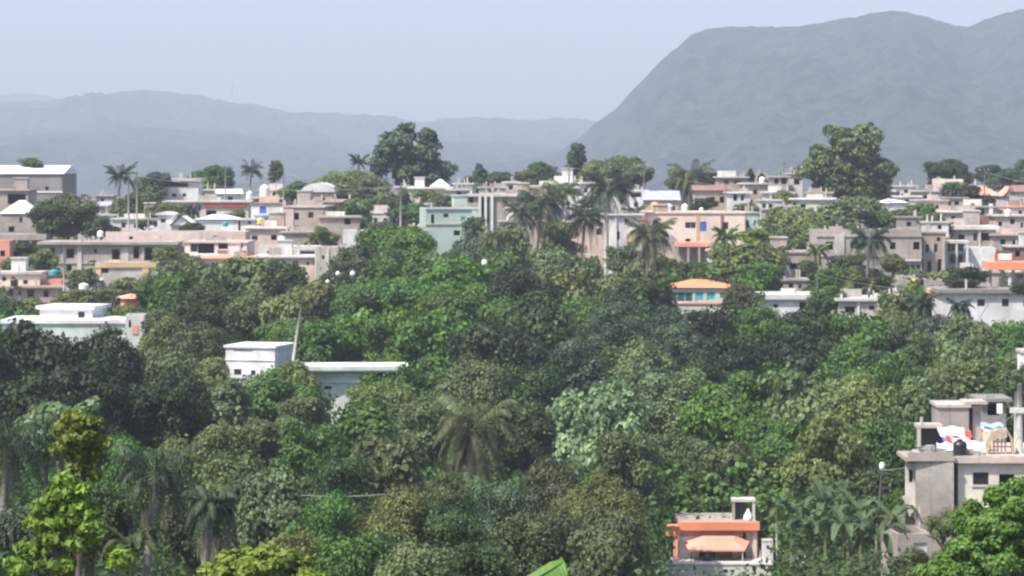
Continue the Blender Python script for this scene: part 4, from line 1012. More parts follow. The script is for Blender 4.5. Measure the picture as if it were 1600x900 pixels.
for (x0, x1, yt, yb, D, lb, mt, rf_, rm_, o_) in (
 (97, 122, 318, 340, 460, 'small whitish hut between warehouse end and round tree', 'white2', 'slab', 'white', [(108, 328, 5, 6, 'o')]),
 (150, 176, 305, 322, 500, 'low grey hut far behind the tin-roofed cottage', 'grey', 'slab', None, [(160, 313, 5, 5, 'o')]),
 (180, 212, 327, 342, 445, 'pale pink low hut at the feet of the tall poles', 'pink', 'slab', None, [(190, 334, 6, 6, 'o')]),
 (214, 250, 322, 342, 440, 'grey hut right of the tall poles with two dark openings', 'taupe', 'slab', None, [(224, 331, 7, 7, 'o'), (238, 331, 5, 7, 'o')]),
 (300, 345, 296, 314, 480, 'low cream hut between pavilion house and steep white roof', 'cream', 'slab', 'white2', [(316, 305, 7, 6, 'o')]),
 (446, 482, 296, 322, 450, 'grey hut behind the brown apartment block', 'lgrey', 'slab', None, [(462, 307, 6, 6, 'o')]),
 (520, 552, 312, 338, 432, 'whitish hut between barrel hall and dusty tree', 'white2', 'slab', None, [(534, 322, 6, 7, 'o')]),
 (748, 790, 292, 306, 460, 'pale wall hut above the slim columns', 'white2', 'slab', None, [(768, 299, 8, 4, 'o')]),
 (786, 812, 284, 304, 470, 'greyish hut left of the wide low slab house', 'lgrey', 'slab', 'white2', [(798, 293, 6, 6, 'o')]),
 (930, 985, 300, 335, 448, 'pale house behind the tall palm crown', 'white2', 'slab', None, [(945, 312, 6, 8, 'o'), (972, 314, 8, 8, 'o')]),
 (1060, 1090, 292, 315, 462, 'grey hut just left of the drooping palm trunk', 'grey', 'slab', None, [(1074, 302, 6, 6, 'o')]),
 (1172, 1200, 270, 290, 480, 'far grey room with low parapet by the tiny dark trees', 'taupe', 'parapet', None, [(1186, 279, 6, 6, 'o')]),
 (1400, 1434, 290, 310, 475, 'far pale hut right of the great right tree', 'white2', 'slab', None, [(1416, 299, 7, 5, 'o')]),
 (1556, 1576, 322, 340, 425, 'thin grey house between the two orange roofs', 'grey2', 'slab', None, [(1566, 331, 5, 8, 'o')]),
 (1520, 1556, 302, 322, 450, 'pale cream wall house under the left orange roof', 'cream', 'slab', 'white2', [(1530, 312, 6, 6, 'o')]),
 (1194, 1240, 326, 352, 420, 'long grey wall house behind the light green tree', 'grey', 'slab', None, [(1226, 338, 8, 7, 'o')]),
 (536, 580, 360, 390, 385, 'pale broken wall house below the single window house', 'white2', 'parapet', None, [(560, 374, 8, 8, 'o')]),
 (268, 300, 402, 424, 364, 'greyish garden wall house right of the arch doorway', 'lgrey', 'parapet', None, []),
 (880, 960, 345, 400, 400, 'pinkish house glimpsed between the centre palms', 'pink', 'slab', None, [(900, 360, 8, 10, 'o'), (936, 362, 8, 10, 'o')]),
 (780, 850, 345, 395, 398, 'dim grey house glimpsed behind the bushy palm', 'taupe', 'slab', None, [(800, 360, 9, 10, 'o')]),
 (1440, 1476, 330, 352, 420, 'whitish hut behind the dusty tree right of the olive one', 'white2', 'slab', None, [(1455, 340, 8, 6, 'o')]),
 (1576, 1640, 384, 412, 380, 'reddish walled house above the awning at the right edge', 'rust', 'slab', 'lgrey', [(1590, 396, 8, 10, 'o')]),
 ):
    house(x0, x1, yt, yb, D, lb, mt, 5, 0, o_, rf_, rmat=rm_, ov=.25)

for (x0, x1, yt, yb, D, lb, mt, rf_, rm_, o_) in (
 (1188, 1222, 312, 334, 430, 'low whitish house below the arched white house', 'white2', 'slab', None, [(1204, 322, 6, 6, 'o')]),
 (1258, 1300, 300, 318, 440, 'greyish hut half behind the great rounded tree, left side', 'grey', 'slab', None, [(1275, 308, 6, 6, 'o')]),
 (1398, 1440, 306, 326, 436, 'greyish slab house right of the white awning shed', 'lgrey', 'slab', 'white2', [(1418, 315, 8, 7, 'o')]),
 (1436, 1482, 312, 334, 424, 'pinkish wall house below the yellowish block', 'pink', 'slab', None, [(1455, 322, 7, 7, 'o')]),
 (1478, 1512, 308, 332, 428, 'grey weathered hut below the low pale yellow house', 'grey', 'slab', None, [(1495, 318, 7, 7, 'o')]),
 (1506, 1534, 312, 330, 420, 'small cream hut left of the narrow column house', 'cream', 'parapet', None, [(1520, 320, 6, 6, 'o')]),
 (1556, 1584, 326, 342, 418, 'weathered brown hut under the pale blue walled house', 'taupe', 'slab', None, [(1570, 333, 7, 6, 'o')]),
 (1580, 1630, 322, 345, 416, 'weathered cream hut at the right edge of the cluster', 'cream', 'slab', 'opink', [(1594, 333, 6, 7, 'o')]),
 (1440, 1482, 346, 366, 392, 'whitish wall hut above the slatted end wing', 'white2', 'slab', None, [(1452, 355, 6, 6, 'o'), (1468, 355, 6, 6, 'o')]),
 (1400, 1440, 338, 362, 396, 'dim grey hut behind the parapet of the bare grey block', 'grey2', 'slab', None, [(1420, 350, 7, 7, 'o')]),
 (1500, 1560, 424, 452, 345, 'grey brown hut left behind the orange awning posts', 'taupe', 'slab', None, [(1520, 438, 8, 9, 'o')]),
 (1440, 1476, 438, 462, 342, 'broken grey wall left of the wide white house roof', 'grey', 'parapet', None, [(1456, 449, 7, 7, 'o')]),
 (1215, 1262, 436, 460, 338, 'bare grey hut over the white flat house slab', 'grey', 'slab', None, [(1236, 447, 7, 8, 'o')]),
 (1330, 1382, 430, 462, 340, 'cream grey hut behind the small grey house', 'cream', 'slab', 'lgrey', [(1352, 444, 8, 8, 'o')]),
 (1104, 1150, 390, 420, 374, 'white walled hut right of the orange pink canopy', 'white2', 'slab', None, [(1122, 402, 7, 8, 'o')]),
 (640, 668, 318, 345, 428, 'cream hut between greenish pole and mint house', 'cream', 'slab', None, [(652, 330, 6, 8, 'o')]),
 (850, 884, 322, 350, 424, 'weathered white hut behind the centre palms, left one', 'white2', 'slab', None, [(866, 333, 7, 8, 'o')]),
 (918, 950, 326, 352, 420, 'weathered grey hut behind the centre palms, right one', 'grey', 'slab', None, [(934, 337, 7, 8, 'o')]),
 (205, 262, 304, 322, 472, 'long pale hut between tall pole pair and white pavilion house', 'white2', 'slab', 'white', [(228, 313, 7, 6, 'o')]),
 (404, 446, 296, 310, 462, 'pale pink hut right behind the tall white tank', 'pink', 'slab', None, [(428, 303, 6, 5, 'o')]),
 ):
    house(x0, x1, yt, yb, D, lb, mt, 5, random.Random(int(x0)).uniform(-12, 12), o_, rf_, rmat=rm_, ov=.2)
# ---------------------------------------------------------------- tanks, poles, small things in town
tank(413.5, 308, 430, 20, 'tall white water tank above the red brown roof terrace', wr=.38)
tank(440.5, 386, 397, 18, 'white topped tank on the beige terrace with dark stand', wr=.36)
item('tank_stand', MB().box(-.5, .5, 0, 1, 0, .9), 'black', W(440.5, 394, 396), 'dark stand under the white tank on the beige terrace', 'stand')
tank(1023, 330, 405, 15, 'orange round tank on the roof left of the peach house', 'oplast', wr=.45)
tank(1045, 331, 406, 13, 'white round tank next to the orange tank', wr=.45)
tank(1070, 331, 402, 13, 'white round tank on the left of the peach house roof', wr=.42)
tank(1096, 331, 403, 7, 'small low white tank in the middle of the peach house roof', wr=.5)
tank(390, 312, 455, 14, 'narrow white tank left of the red brown rooftop room', wr=.35)
tank(157, 370, 390, 10, 'round white tank at the left end of the long pinkish parapet', wr=.5)
tank(22, 447, 349, 13, 'black tank standing before the peach rooftop room', 'black', wr=.45)
tank(352, 354, 416, 8, 'blue green drum beside the low white shed', 'teal', wr=.55)
tank(1216, 339, 418, 11, 'orange tank among trees below the antenna house', 'oplast', wr=.5)
tank(1510, 341, 404, 13, 'white oval tank on the white and grey house', wr=.42)
tank(1575, 338, 402, 12, 'leaning white tank on the pinkish right edge house', wr=.4)
tank(1426, 448, 334, 13, 'yellow tank on the cluttered grey roof terrace', 'yplast', wr=.48)
tank(1438, 452, 333, 19, 'black tank right beside the yellow tank', 'black', wr=.3)
tank(1452, 458, 331, 9, 'small orange drum on the grey roof terrace', 'oplast', wr=.45)
tank(1407, 452, 334, 9, 'small pale drum left of the yellow tank', wr=.45)
tank(1115, 403, 374, 8, 'white drum under the orange pink canopy', wr=.5)
tank(1388, 318, 428, 8, 'small white drum above the white awning shed', wr=.5)
tank(407, 350, 420, 10, 'round yellow drum against the white house with blue window', 'yplast', wr=.5)
tank(1191, 286, 452, 10, 'white barrel on the pale grey house left of the antenna', wr=.5)
tank(84, 430, 346, 9, 'teal tank on the salmon annex at left', 'teal', wr=.9)
tank(131, 452, 343, 10, 'low white dome tank beside the yellow house', wr=.8)
item('red_banner', MB().box(-1.0, 1.0, 0, .1, 0, .9), 'redcl', W(1568, 408, 333.5), 'red and pink banner above the orange awning', 'banner')
item('pink_board', MB().box(-.75, .75, -.08, 0, 0, .7), 'cloth', W(1570, 406, 333), 'pale pink white board on the red banner', 'board')
for (px, pt, D, lb) in ((214, 268, 405, 'tall pale pole, taller one of the pair by the dark left palm'), (201, 271, 412, 'tall pale pole, slimmer left one of the pair by the dark left palm'), (232, 308, 405, 'short pale pole right of the tall pair'),
                        (626, 290, 398, 'greenish pole between the small white house and the mint house'), (889, 257, 440, 'pale pole in front of the narrow dark tree'), (352, 262, 455, 'thin pole by the dark skyline tree at left'),
                        (1538, 262, 440, 'pale pole left of the orange gable roofs'), (1277, 424, 318, 'slim white pole beside the white flat house'), (1134, 285, 400, 'thin grey pole behind the large peach house'),
                        (706, 400, 330, 'faint pale pole rising from the bright trees'), (1195, 375, 345, 'grey post left of the lower grey house'), (443, 262, 420, 'thin pale pole on the brown apartment block'),
                        (100, 395, 345, 'grey pole in front of the long doorway house'), (22, 450, 330, 'pale pole near the left terrace trees')):
    pole(px, pt, D, lb, rad=.13 if D > 350 else .11, arms=1 if px in (201, 1538, 626) else 0, group='poles among the houses')
pole(1006, 255, 430, 'thin dark pole near the skyline palms', rad=.07, arms=1, group='poles among the houses')
pole(470, 480, 248, 'leaning pale pole beside the wide cream roof slab', rad=.10, arms=0, lean=.75, pyb=575)
pole(1378, 733, 172, 'slim grey lamp pole with white head near the cluttered roof', rad=.07, arms=0, lean=.7, mat='pole', name='lamp_pole', cat='lamp pole')
item('road_lamp', MB().lathe([(.03, -.2), (.15, -.12), (.17, .05), (.12, .2), (.02, .26)], n=12), 'wplast', W(1378, 729, 171.8), 'white lamp head on top of the slim grey pole', 'lamp')
an = empty('antenna', W(1225, 275, 451), 0, 'thin dark antenna mast on the skyline rooftop', 'antenna')
MB().tube([(0, 0, 0), (0, 0, 2.5)], .05, 5).build('mast', M['steel'], an); MB().box(-.5, .5, -.03, .03, 1.9, 1.98).build('boom', M['steel'], an)
an = empty('antenna', W(363, 143, 6150), 0, 'tiny radio mast on the left hill crest', 'mast')
MB().tube([(0, 0, -8), (0, 0, 18)], .7, 5).build('mast', M['steel'], an)
wire((395, 765, 150), (640, 768, 148), 'thin pale cable strung across the lower trees', .3, .018)
wire((201, 273, 410), (626, 292, 398), 'thin cable from the tall left pole to the greenish pole', 1.2, .022)
wire((1277, 428, 318), (1560, 448, 326), 'thin cable from the slim white pole to the wide white house', 1.0, .02)
wire((1593, 640, 167), (1378, 735, 171), 'thin cable from the cross beam pole to the lamp pole', .8, .015)
for (px, py, D, r_, lb) in ((757, 410, 300, .30, 'bright white round tank lid shining in the trees'), (528, 427, 318, .24, 'white ball shaped tank at tree edge, left one'), (551, 427, 318, .27, 'white ball shaped tank at tree edge, right one'),
                            (512, 440, 318, .22, 'pale white tank near the grey tower house foot')):
    item('water_tank', MB().lathe([(r_ * .3, -r_ * 1.1), (r_ * .9, -r_), (r_, -r_ * .5), (r_ * 1.05, 0), (r_ * .8, r_ * .6), (r_ * .35, r_ * .8), (r_ * .3, r_), (.01, r_ * 1.02)], n=16), 'wplast', W(px, py, D), lb, 'water tank', smooth=True)

# ---------------------------------------------------------------- trees
G1 = 'trees on the skyline of the town'; G2 = 'trees among the town houses'; G3 = 'trees of the valley wood'; G4 = 'nearest plants at the bottom'
T = [
 # px, top, width, D, kind, shape, group, label, squash
 (50, 247, 38, 487, 'dusty', 'far', G1, 'low bushy shrubs growing on top of the far left warehouse roof', .5),
 (105, 305, 104, 400, 'dusty', 'round', G2, 'round dusty green tree right of the white hipped roof house', .85),
 (78, 322, 60, 396, 'dark', 'round', G2, 'smaller darker tree against the white hipped roof', .9),
 (160, 340, 46, 396, 'blue', 'round', G2, 'small grey green tree at the right foot of the round dusty tree', .8),
 (236, 268, 56, 470, 'blue', 'round', G1, 'blue green tree just right of the tall pole pair', 1.0),
 (205, 300, 70, 430, 'dusty', 'round', G2, 'bushy tree behind the feet of the tall pole pair', .9),
 (252, 318, 44, 424, 'olive', 'round', G2, 'small olive bush above the white dome roof', .8),
 (278, 322, 40, 432, 'olive', 'round', G2, 'grey olive bush in front of the white pavilion house', .8),
 (328, 258, 66, 500, 'green', 'round', G1, 'dark green spreading tree right of the white pavilion house', .85),
 (352, 262, 26, 490, 'blue', 'tall', G1, 'slim upright tree beside the skyline palm at left', .8),
 (431, 250, 20, 480, 'dusty', 'tall', G1, 'small thin upright tree right of the left skyline palm', .7),
 (462, 284, 50, 450, 'green', 'round', G2, 'dark rounded tree behind the brown apartment block', .8),
 (540, 262, 90, 470, 'olive', 'fine', G1, 'pale olive tree spreading left of the great skyline tree', .8),
 (508, 274, 44, 465, 'olive', 'fine', G1, 'small pale tree left end of the olive group', .8),
 (585, 275, 90, 440, 'dusty', 'round', G2, 'grey green tree standing in front of the great skyline tree', .9),
 (556, 310, 60, 425, 'dusty', 'round', G2, 'dusty tree above the brown plaster house', 1.0),
 (630, 300, 46, 430, 'dark', 'round', G2, 'dark tree right behind the small clean white house', 1.2),
 (648, 318, 40, 420, 'green', 'round', G2, 'small green tree between greenish pole and mint house', 1.0),
 (590, 345, 70, 405, 'dusty', 'round', G2, 'dusty bush at the foot of the small clean white house', .6),
 (640, 352, 70, 372, 'green', 'round', G2, 'mid green tree at the left foot of the mint house', .8),
 (668, 300, 36, 440, 'olive', 'round', G2, 'pale bush before the greenish flat-roofed house', .8),
 (752, 258, 22, 470, 'blue', 'tall', G1, 'thin spiky tree right of the cream house', .7),
 (775, 268, 56, 480, 'dusty', 'round', G1, 'loose rounded tree above the slim columns', .8),
 (742, 275, 40, 470, 'dusty', 'round', G1, 'low dusty tree behind the whitish rooftop room', .8),
 (845, 253, 58, 510, 'green', 'round', G1, 'yellow green mound tree left of the narrow dark tree', .8),
 (822, 268, 36, 505, 'olive', 'round', G1, 'small olive tree at the left of the mound tree', .8),
 (901, 222, 30, 500, 'blue', 'tall', G1, 'narrow dark upright tree rising above the skyline', .75),
 (935, 248, 50, 490, 'olive', 'fine', G1, 'airy grey tree right of the narrow upright tree', 1.0),
 (972, 243, 60, 480, 'dusty', 'round', G1, 'rounded grey green tree above the tall coconut palm', 1.0),
 (1000, 258, 36, 475, 'dusty', 'round', G1, 'small tree right of the rounded grey green tree', .9),
 (1060, 266, 44, 475, 'brown', 'round', G1, 'brownish bush left of the drooping skyline palm', .8),
 (1112, 268, 34, 480, 'dark', 'tall', G1, 'short dark spiky tree right of the drooping palm', .45),
 (1172, 264, 12, 480, 'dark', 'tall', G1, 'tiny dark spike shaped tree above the far purple house', .6),
 (1192, 272, 14, 480, 'dark', 'tall', G1, 'tiny dark tree right of the spike shaped one', .5),
 (1480, 250, 72, 505, 'dark', 'wide', G1, 'dark domed tree behind the yellowish block house', 1.0),
 (1543, 257, 38, 500, 'dark', 'round', G1, 'dark tree right of the domed tree on the skyline', .9),
 (1580, 262, 60, 490, 'blue', 'round', G1, 'teal green tree above the orange gable roofs', .8),
 (1607, 250, 40, 520, 'dusty', 'round', G1, 'hazy tree at the right skyline edge', .9),
 (1503, 284, 56, 440, 'brown', 'round', G2, 'grey brown tree in front of the yellowish block house', 1.0),
 (1420, 326, 70, 400, 'olive', 'round', G2, 'olive tree above the bare grey block', .8),
 (1462, 334, 40, 395, 'dusty', 'round', G2, 'dusty tree at the right of the olive tree over the grey block', .9),
 (1385, 330, 50, 402, 'green', 'round', G2, 'green tree between the big right tree and the olive one', .8),
 (1332, 305, 110, 405, 'dusty', 'coarse', G2, 'broad grey green tree below the big right skyline tree', .9),
 (1290, 335, 70, 395, 'dusty', 'round', G2, 'dusty tree left above the bare grey block', .8),
 (1240, 322, 88, 390, 'olive', 'round', G2, 'light green tree right of the peach house wing', 1.0),
 (1262, 350, 80, 385, 'olive', 'round', G2, 'second light green tree touching the grey block corner', .9),
 (1210, 342, 56, 392, 'pale', 'round', G2, 'pale bushy tree behind the peach house wing', .8),
 (1186, 360, 56, 372, 'yellow', 'wide', G2, 'bright lime green flat topped tree right of the peach house', .6),
 (1225, 372, 60, 366, 'green', 'round', G2, 'green tree left of the lower grey house roof', .8),
 (1160, 384, 92, 340, 'olive', 'coarse', G2, 'light olive tree below the lime green one', 1.0),
 (1188, 410, 60, 336, 'green', 'round', G2, 'green tree at the left corner of the lower grey house', 1.0),
 (1105, 410, 52, 345, 'green', 'round', G2, 'small green tree under the orange pink canopy', .6),
 (1158, 446, 60, 310, 'brown', 'round', G2, 'brownish olive tree right of the orange hipped roof house', .9),
 (1300, 418, 84, 338, 'green', 'round', G2, 'leafy tree before the bare grey block, behind the slim white pole', .8),
 (1350, 420, 70, 334, 'olive', 'round', G2, 'olive bush under the palm of the grey block', .8),
 (1262, 412, 34, 345, 'dark', 'round', G2, 'dark tree against the lower grey house', 1.0),
 (1290, 452, 46, 318, 'green', 'round', G2, 'green bush between white flat house and small grey house', 1.0),
 (1505, 418, 66, 330, 'dark', 'round', G2, 'dark low tree left of the orange awning posts', .6),
 (195, 435, 70, 330, 'olive', 'round', G2, 'olive tree in front of the yellow framed house', 1.0),
 (160, 450, 60, 322, 'dusty', 'round', G2, 'dusty tree above the white rooftop block', .9),
 (55, 465, 60, 318, 'olive', 'round', G2, 'olive bush left behind the white rooftop block', .8),
 (15, 462, 60, 318, 'dusty', 'round', G2, 'dusty bush at the left edge under the ragged openings', 1.0),
 (110, 458, 50, 320, 'olive', 'round', G2, 'small olive bush just behind the white rooftop block', .8),
 (38, 380, 50, 378, 'dark', 'round', G2, 'dark tree in the recess beside the small salmon house', .8),
 (265, 385, 50, 360, 'olive', 'round', G2, 'pale olive treetop at the right of the arch doorway', .8),
 (20, 405, 30, 366, 'green', 'round', G2, 'green tree beside the small salmon house wall', .8),
 # wood, rear rows
 (300, 400, 130, 312, 'dusty', 'round', G3, 'dusty tree at the rear left of the wood below the arch doorway', .9),
 (365, 405, 130, 305, 'dusty', 'coarse', G3, 'large dusty tree below the peach white low house', .9),
 (445, 412, 110, 305, 'dark', 'round', G3, 'darker tree below the pinkish white house', .9),
 (260, 425, 90, 300, 'green', 'round', G3, 'green tree right of the yellow framed house', 1.0),
 (330, 445, 130, 290, 'dark', 'round', G3, 'dark hollow crown in the middle of the dusty left group', .8),
 (400, 455, 100, 285, 'dusty', 'round', G3, 'grey green crown above the white cube house', .8),
 (600, 352, 100, 352, 'green', 'round', G3, 'green tree top below the small clean white house', .9),
 (636, 360, 90, 345, 'bright', 'round', G3, 'brighter tree top left of the mint house foot', .9),
 (560, 380, 80, 345, 'brown', 'round', G3, 'brownish tree right of the grey tower house', 1.0),
 (550, 415, 100, 325, 'brown', 'fine', G3, 'brown green thin tree above the white ball tanks', .9),
 (620, 395, 120, 325, 'green', 'round', G3, 'wide green tree in the rear centre of the wood', .9),
 (690, 396, 110, 330, 'green', 'round', G3, 'green tree in front of the mint house terrace', .9),
 (740, 372, 80, 350, 'blue', 'round', G3, 'blue green tree under the slim columns', 1.1),
 (790, 352, 70, 360, 'dusty', 'round', G3, 'dusty tree left of the centre palm', 1.2),
 (720, 408, 100, 315, 'bright', 'coarse', G3, 'light green crown around the bright white tank lid', .8),
 (780, 395, 110, 318, 'green', 'round', G3, 'green crown left below the centre palm', 1.0),
 (860, 385, 80, 335, 'dusty', 'round', G3, 'dusty crown right under the centre palm', 1.1),
 (910, 400, 90, 325, 'dusty', 'round', G3, 'dusty crown between the two tall palms', 1.0),
 (900, 425, 110, 305, 'olive', 'coarse', G3, 'pale flowering tree crown right of the dark centre tree', .9),
 (960, 425, 80, 312, 'olive', 'fine', G3, 'olive crown left of the brown palm', .9),
 (1010, 430, 90, 310, 'dark', 'round', G3, 'dark crown directly below the brown palm', 1.0),
 (500, 440, 110, 300, 'olive', 'round', G3, 'olive crown under the white ball tanks', .9),
 (455, 462, 90, 280, 'olive', 'coarse', G3, 'yellowish green crown behind the leaning pole', .9),
 (560, 440, 140, 292, 'green', 'round', G3, 'deep green crown right of the leaning pole top', .9),
 (640, 432, 140, 290, 'green', 'coarse', G3, 'broad deep green crown in the wood centre', .9),
 (700, 450, 120, 280, 'bright', 'round', G3, 'bright green crown in the wood centre right', .9),
 (800, 415, 140, 290, 'deep', 'round', G3, 'large dark crown below the centre palm', 1.0),
 (755, 450, 110, 278, 'green', 'round', G3, 'green crown left of the large dark crown', .9),
 (540, 488, 120, 268, 'bright', 'coarse', G3, 'bright green crown right behind the leaning pole', .9),
 (620, 490, 130, 266, 'bright', 'round', G3, 'bright green crown above the cream roof slab end', .9),
 (490, 505, 80, 262, 'green', 'coarse', G3, 'green bush at the leaning pole foot', .8),
 (440, 505, 80, 266, 'bright', 'round', G3, 'light green crown right of the white cube house', .9),
 (700, 500, 120, 260, 'green', 'coarse', G3, 'green crown in the middle of the wood, right of the roof slab', .9),
 (780, 500, 130, 255, 'deep', 'round', G3, 'dark crown in the wood centre left of the bluish tree', 1.0),
 (850, 470, 110, 270, 'dark', 'coarse', G3, 'dark green crown right of the large dark crown', 1.0),
 (905, 465, 90, 280, 'green', 'round', G3, 'green crown over the left side of the bluish tree', .9),
 (960, 468, 200, 258, 'blue', 'fine', G3, 'very broad bluish grey tree in the wood centre', .8),
 (1040, 480, 110, 262, 'blue', 'fine', G3, 'bluish tree below the orange hipped roof house', .9),
 (900, 530, 120, 245, 'blue', 'round', G3, 'bluish dark crown in front of the very broad one', .9),
 (1000, 535, 130, 245, 'dusty', 'round', G3, 'grey green crown right of the bluish dark one', .9),
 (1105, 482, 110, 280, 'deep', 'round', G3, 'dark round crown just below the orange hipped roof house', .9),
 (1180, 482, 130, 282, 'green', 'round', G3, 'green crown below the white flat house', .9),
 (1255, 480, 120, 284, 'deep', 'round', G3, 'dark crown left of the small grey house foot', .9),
 (1330, 492, 120, 282, 'green', 'coarse', G3, 'green crown below the small grey house', .9),
 (1395, 490, 110, 285, 'dusty', 'round', G3, 'dusty crown below the cream annex', 1.0),
 (1455, 492, 90, 292, 'blue', 'round', G3, 'grey green crown left of the wide white house foot', 1.0),
 (1400, 455, 60, 305, 'olive', 'round', G3, 'olive crown in front of the cream annex doorway', 1.0),
 (1520, 507, 110, 288, 'dusty', 'coarse', G3, 'dusty crown covering the wide white house foot', 1.0),
 (1590, 510, 90, 285, 'green', 'round', G3, 'green crown at the right edge below the white house', 1.0),
 (1145, 525, 150, 255, 'deep', 'round', G3, 'very dark green crown right of the bluish trees', .9),
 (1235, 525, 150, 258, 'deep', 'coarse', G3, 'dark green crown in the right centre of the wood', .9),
 (1340, 535, 150, 255, 'green', 'round', G3, 'green crown in the right part of the wood, second row', .9),
 (1430, 530, 130, 258, 'dark', 'round', G3, 'dark crown right of the second row green one', 1.0),
 (1510, 535, 130, 255, 'dusty', 'coarse', G3, 'grey green speckled crown above the block stair room', 1.0),
 (1590, 545, 110, 250, 'dusty', 'round', G3, 'dusty crown at the right edge near the white house corner', 1.0),
 # left
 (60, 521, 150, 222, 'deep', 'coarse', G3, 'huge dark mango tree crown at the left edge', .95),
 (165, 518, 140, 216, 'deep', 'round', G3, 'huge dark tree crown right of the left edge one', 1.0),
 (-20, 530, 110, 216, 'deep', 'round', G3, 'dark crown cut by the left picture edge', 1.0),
 (110, 570, 160, 195, 'deep', 'round', G3, 'deep green crown below the two dark tree tops', .9),
 (20, 590, 140, 190, 'deep', 'coarse', G3, 'deep green crown low at the left edge', .9),
 (260, 495, 80, 262, 'olive', 'round', G3, 'olive crown right of the narrow gateway wall', 1.1),
 (310, 500, 100, 256, 'brown', 'fine', G3, 'brown olive crown left of the white cube house', 1.1),
 (265, 545, 90, 232, 'dusty', 'round', G3, 'dusty crown between dark mango and white cube house', 1.0),
 (325, 560, 80, 228, 'olive', 'round', G3, 'light olive crown touching the left of the white cube house', 1.0),
 (265, 585, 150, 200, 'deep', 'fine', G3, 'dark grey fine leaved crown under the dusty crown', .9),
 (360, 605, 70, 210, 'pale', 'coarse', G3, 'pale leaved bush below the white cube house', 1.0),
 (432, 582, 150, 225, 'green', 'round', G3, 'green crown in front of the white cube house and roof slab', .75),
 (470, 618, 90, 214, 'dusty', 'round', G3, 'dusty crown in front of the white grey wall', .8),
 (600, 600, 120, 222, 'olive', 'round', G3, 'olive crown right below the cream roof slab', .8),
 (660, 575, 110, 235, 'green', 'round', G3, 'green crown at the right end of the cream roof slab', .9),
 (560, 636, 120, 205, 'green', 'coarse', G3, 'leafy crown below the white grey wall', .9),
 (740, 560, 130, 232, 'dusty', 'round', G3, 'dusty crown behind the brown palm head', .9),
 (830, 570, 120, 228, 'dark', 'round', G3, 'dark crown above right of the brown palm head', .9),
 (680, 625, 110, 210, 'dusty', 'round', G3, 'dusty crown left of the brown palm head', .9),
 (800, 628, 110, 205, 'dark', 'round', G3, 'dark crown at the right shoulder of the brown palm', 1.0),
 # centre right
 (925, 612, 140, 205, 'pale', 'coarse', G3, 'pale large leaved tree in the lower centre', 1.0),
 (1010, 575, 130, 215, 'pale', 'round', G3, 'pale speckled crown above the large leaved tree', .9),
 (1090, 585, 130, 215, 'dusty', 'round', G3, 'dusty crown right of the pale speckled one', .9),
 (1130, 615, 130, 214, 'bright', 'coarse', G3, 'bright leafed crown in the lower right centre', .9),
 (1190, 580, 110, 218, 'green', 'round', G3, 'green crown behind the bright leafed one', .9),
 (1255, 580, 140, 214, 'dusty', 'coarse', G3, 'tall dusty crown in the right centre', 1.1),
 (1340, 590, 140, 210, 'olive', 'round', G3, 'olive crown left of the cluttered roof', 1.0),
 (1420, 590, 120, 216, 'dusty', 'round', G3, 'grey green crown just left of the stair room', 1.1),
 (1490, 585, 110, 222, 'dusty', 'coarse', G3, 'speckled grey crown right behind the stair room', 1.0),
 (1565, 585, 110, 220, 'dark', 'round', G3, 'dark crown behind the cross beam pole', 1.0),
 (1370, 650, 120, 190, 'green', 'fine', G3, 'green crown beside the broken roof corner', 1.1),
 (1290, 650, 130, 188, 'olive', 'round', G3, 'olive green crown left of the one at the roof corner', 1.0),
 (1205, 650, 130, 210, 'green', 'round', G3, 'green crown below the bright leafed one', 1.0),
 (1070, 665, 130, 212, 'dusty', 'fine', G3, 'fine dusty crown in the lower centre right', 1.0),
 (975, 670, 120, 190, 'dusty', 'round', G3, 'dusty crown beneath the pale large leaved tree', 1.0),
 (1140, 700, 130, 209, 'dusty', 'coarse', G3, 'dusty crown behind the roof of the orange-edged house', 1.0),
 (1385, 735, 90, 182, 'dark', 'round', G3, 'dark crown at the lamp pole', 1.0),
 # lower left/centre
 (395, 650, 130, 185, 'dusty', 'round', G3, 'light dusty crown in the lower left centre', 1.0),
 (330, 665, 100, 178, 'olive', 'round', G3, 'olive crown right of the dark fine leaved crown', 1.0),
 (480, 665, 120, 182, 'green', 'round', G3, 'green crown right of the light dusty one', 1.0),
 (600, 690, 130, 176, 'dusty', 'coarse', G3, 'dusty crown left below the brown palm', 1.0),
 (540, 720, 120, 165, 'dark', 'round', G3, 'dark green crown behind the thin pale cable', 1.0),
 (430, 745, 140, 140, 'pale', 'coarse', G3, 'pale leafed crown under the left end of the cable', 1.0),
 (370, 725, 110, 145, 'dusty', 'round', G3, 'dusty crown left of the pale leafed one by the cable', 1.0),
 (520, 778, 130, 138, 'green', 'round', G3, 'green crown just beneath the cable', 1.0),
 (610, 765, 130, 140, 'olive', 'round', G3, 'olive crown under the right end of the cable', 1.0),
 (690, 790, 130, 140, 'dark', 'round', G3, 'dark crown below the brown palm head', 1.0),
 (780, 760, 120, 150, 'blue', 'round', G3, 'bluish dark crown right below the brown palm', 1.0),
 (860, 720, 120, 160, 'brown', 'round', G3, 'brownish crown right of the bluish dark one', 1.0),
 (930, 745, 130, 152, 'olive', 'fine', G3, 'dull olive crown in the lower middle', 1.0),
 (840, 800, 120, 132, 'brown', 'fine', G3, 'dull brown green bush near the bottom middle', 1.0),
 (950, 820, 130, 128, 'brown', 'round', G3, 'dark brown green crown left of the orange-edged house', 1.0),
 (1015, 745, 110, 207, 'dark', 'round', G3, 'dark crown over the low white hut', 1.0),
 (460, 850, 120, 118, 'olive', 'round', G3, 'olive crown at the bottom edge, left of middle', 1.0),
 (560, 845, 130, 115, 'green', 'round', G3, 'green crown at the bottom edge under the cable', 1.0),
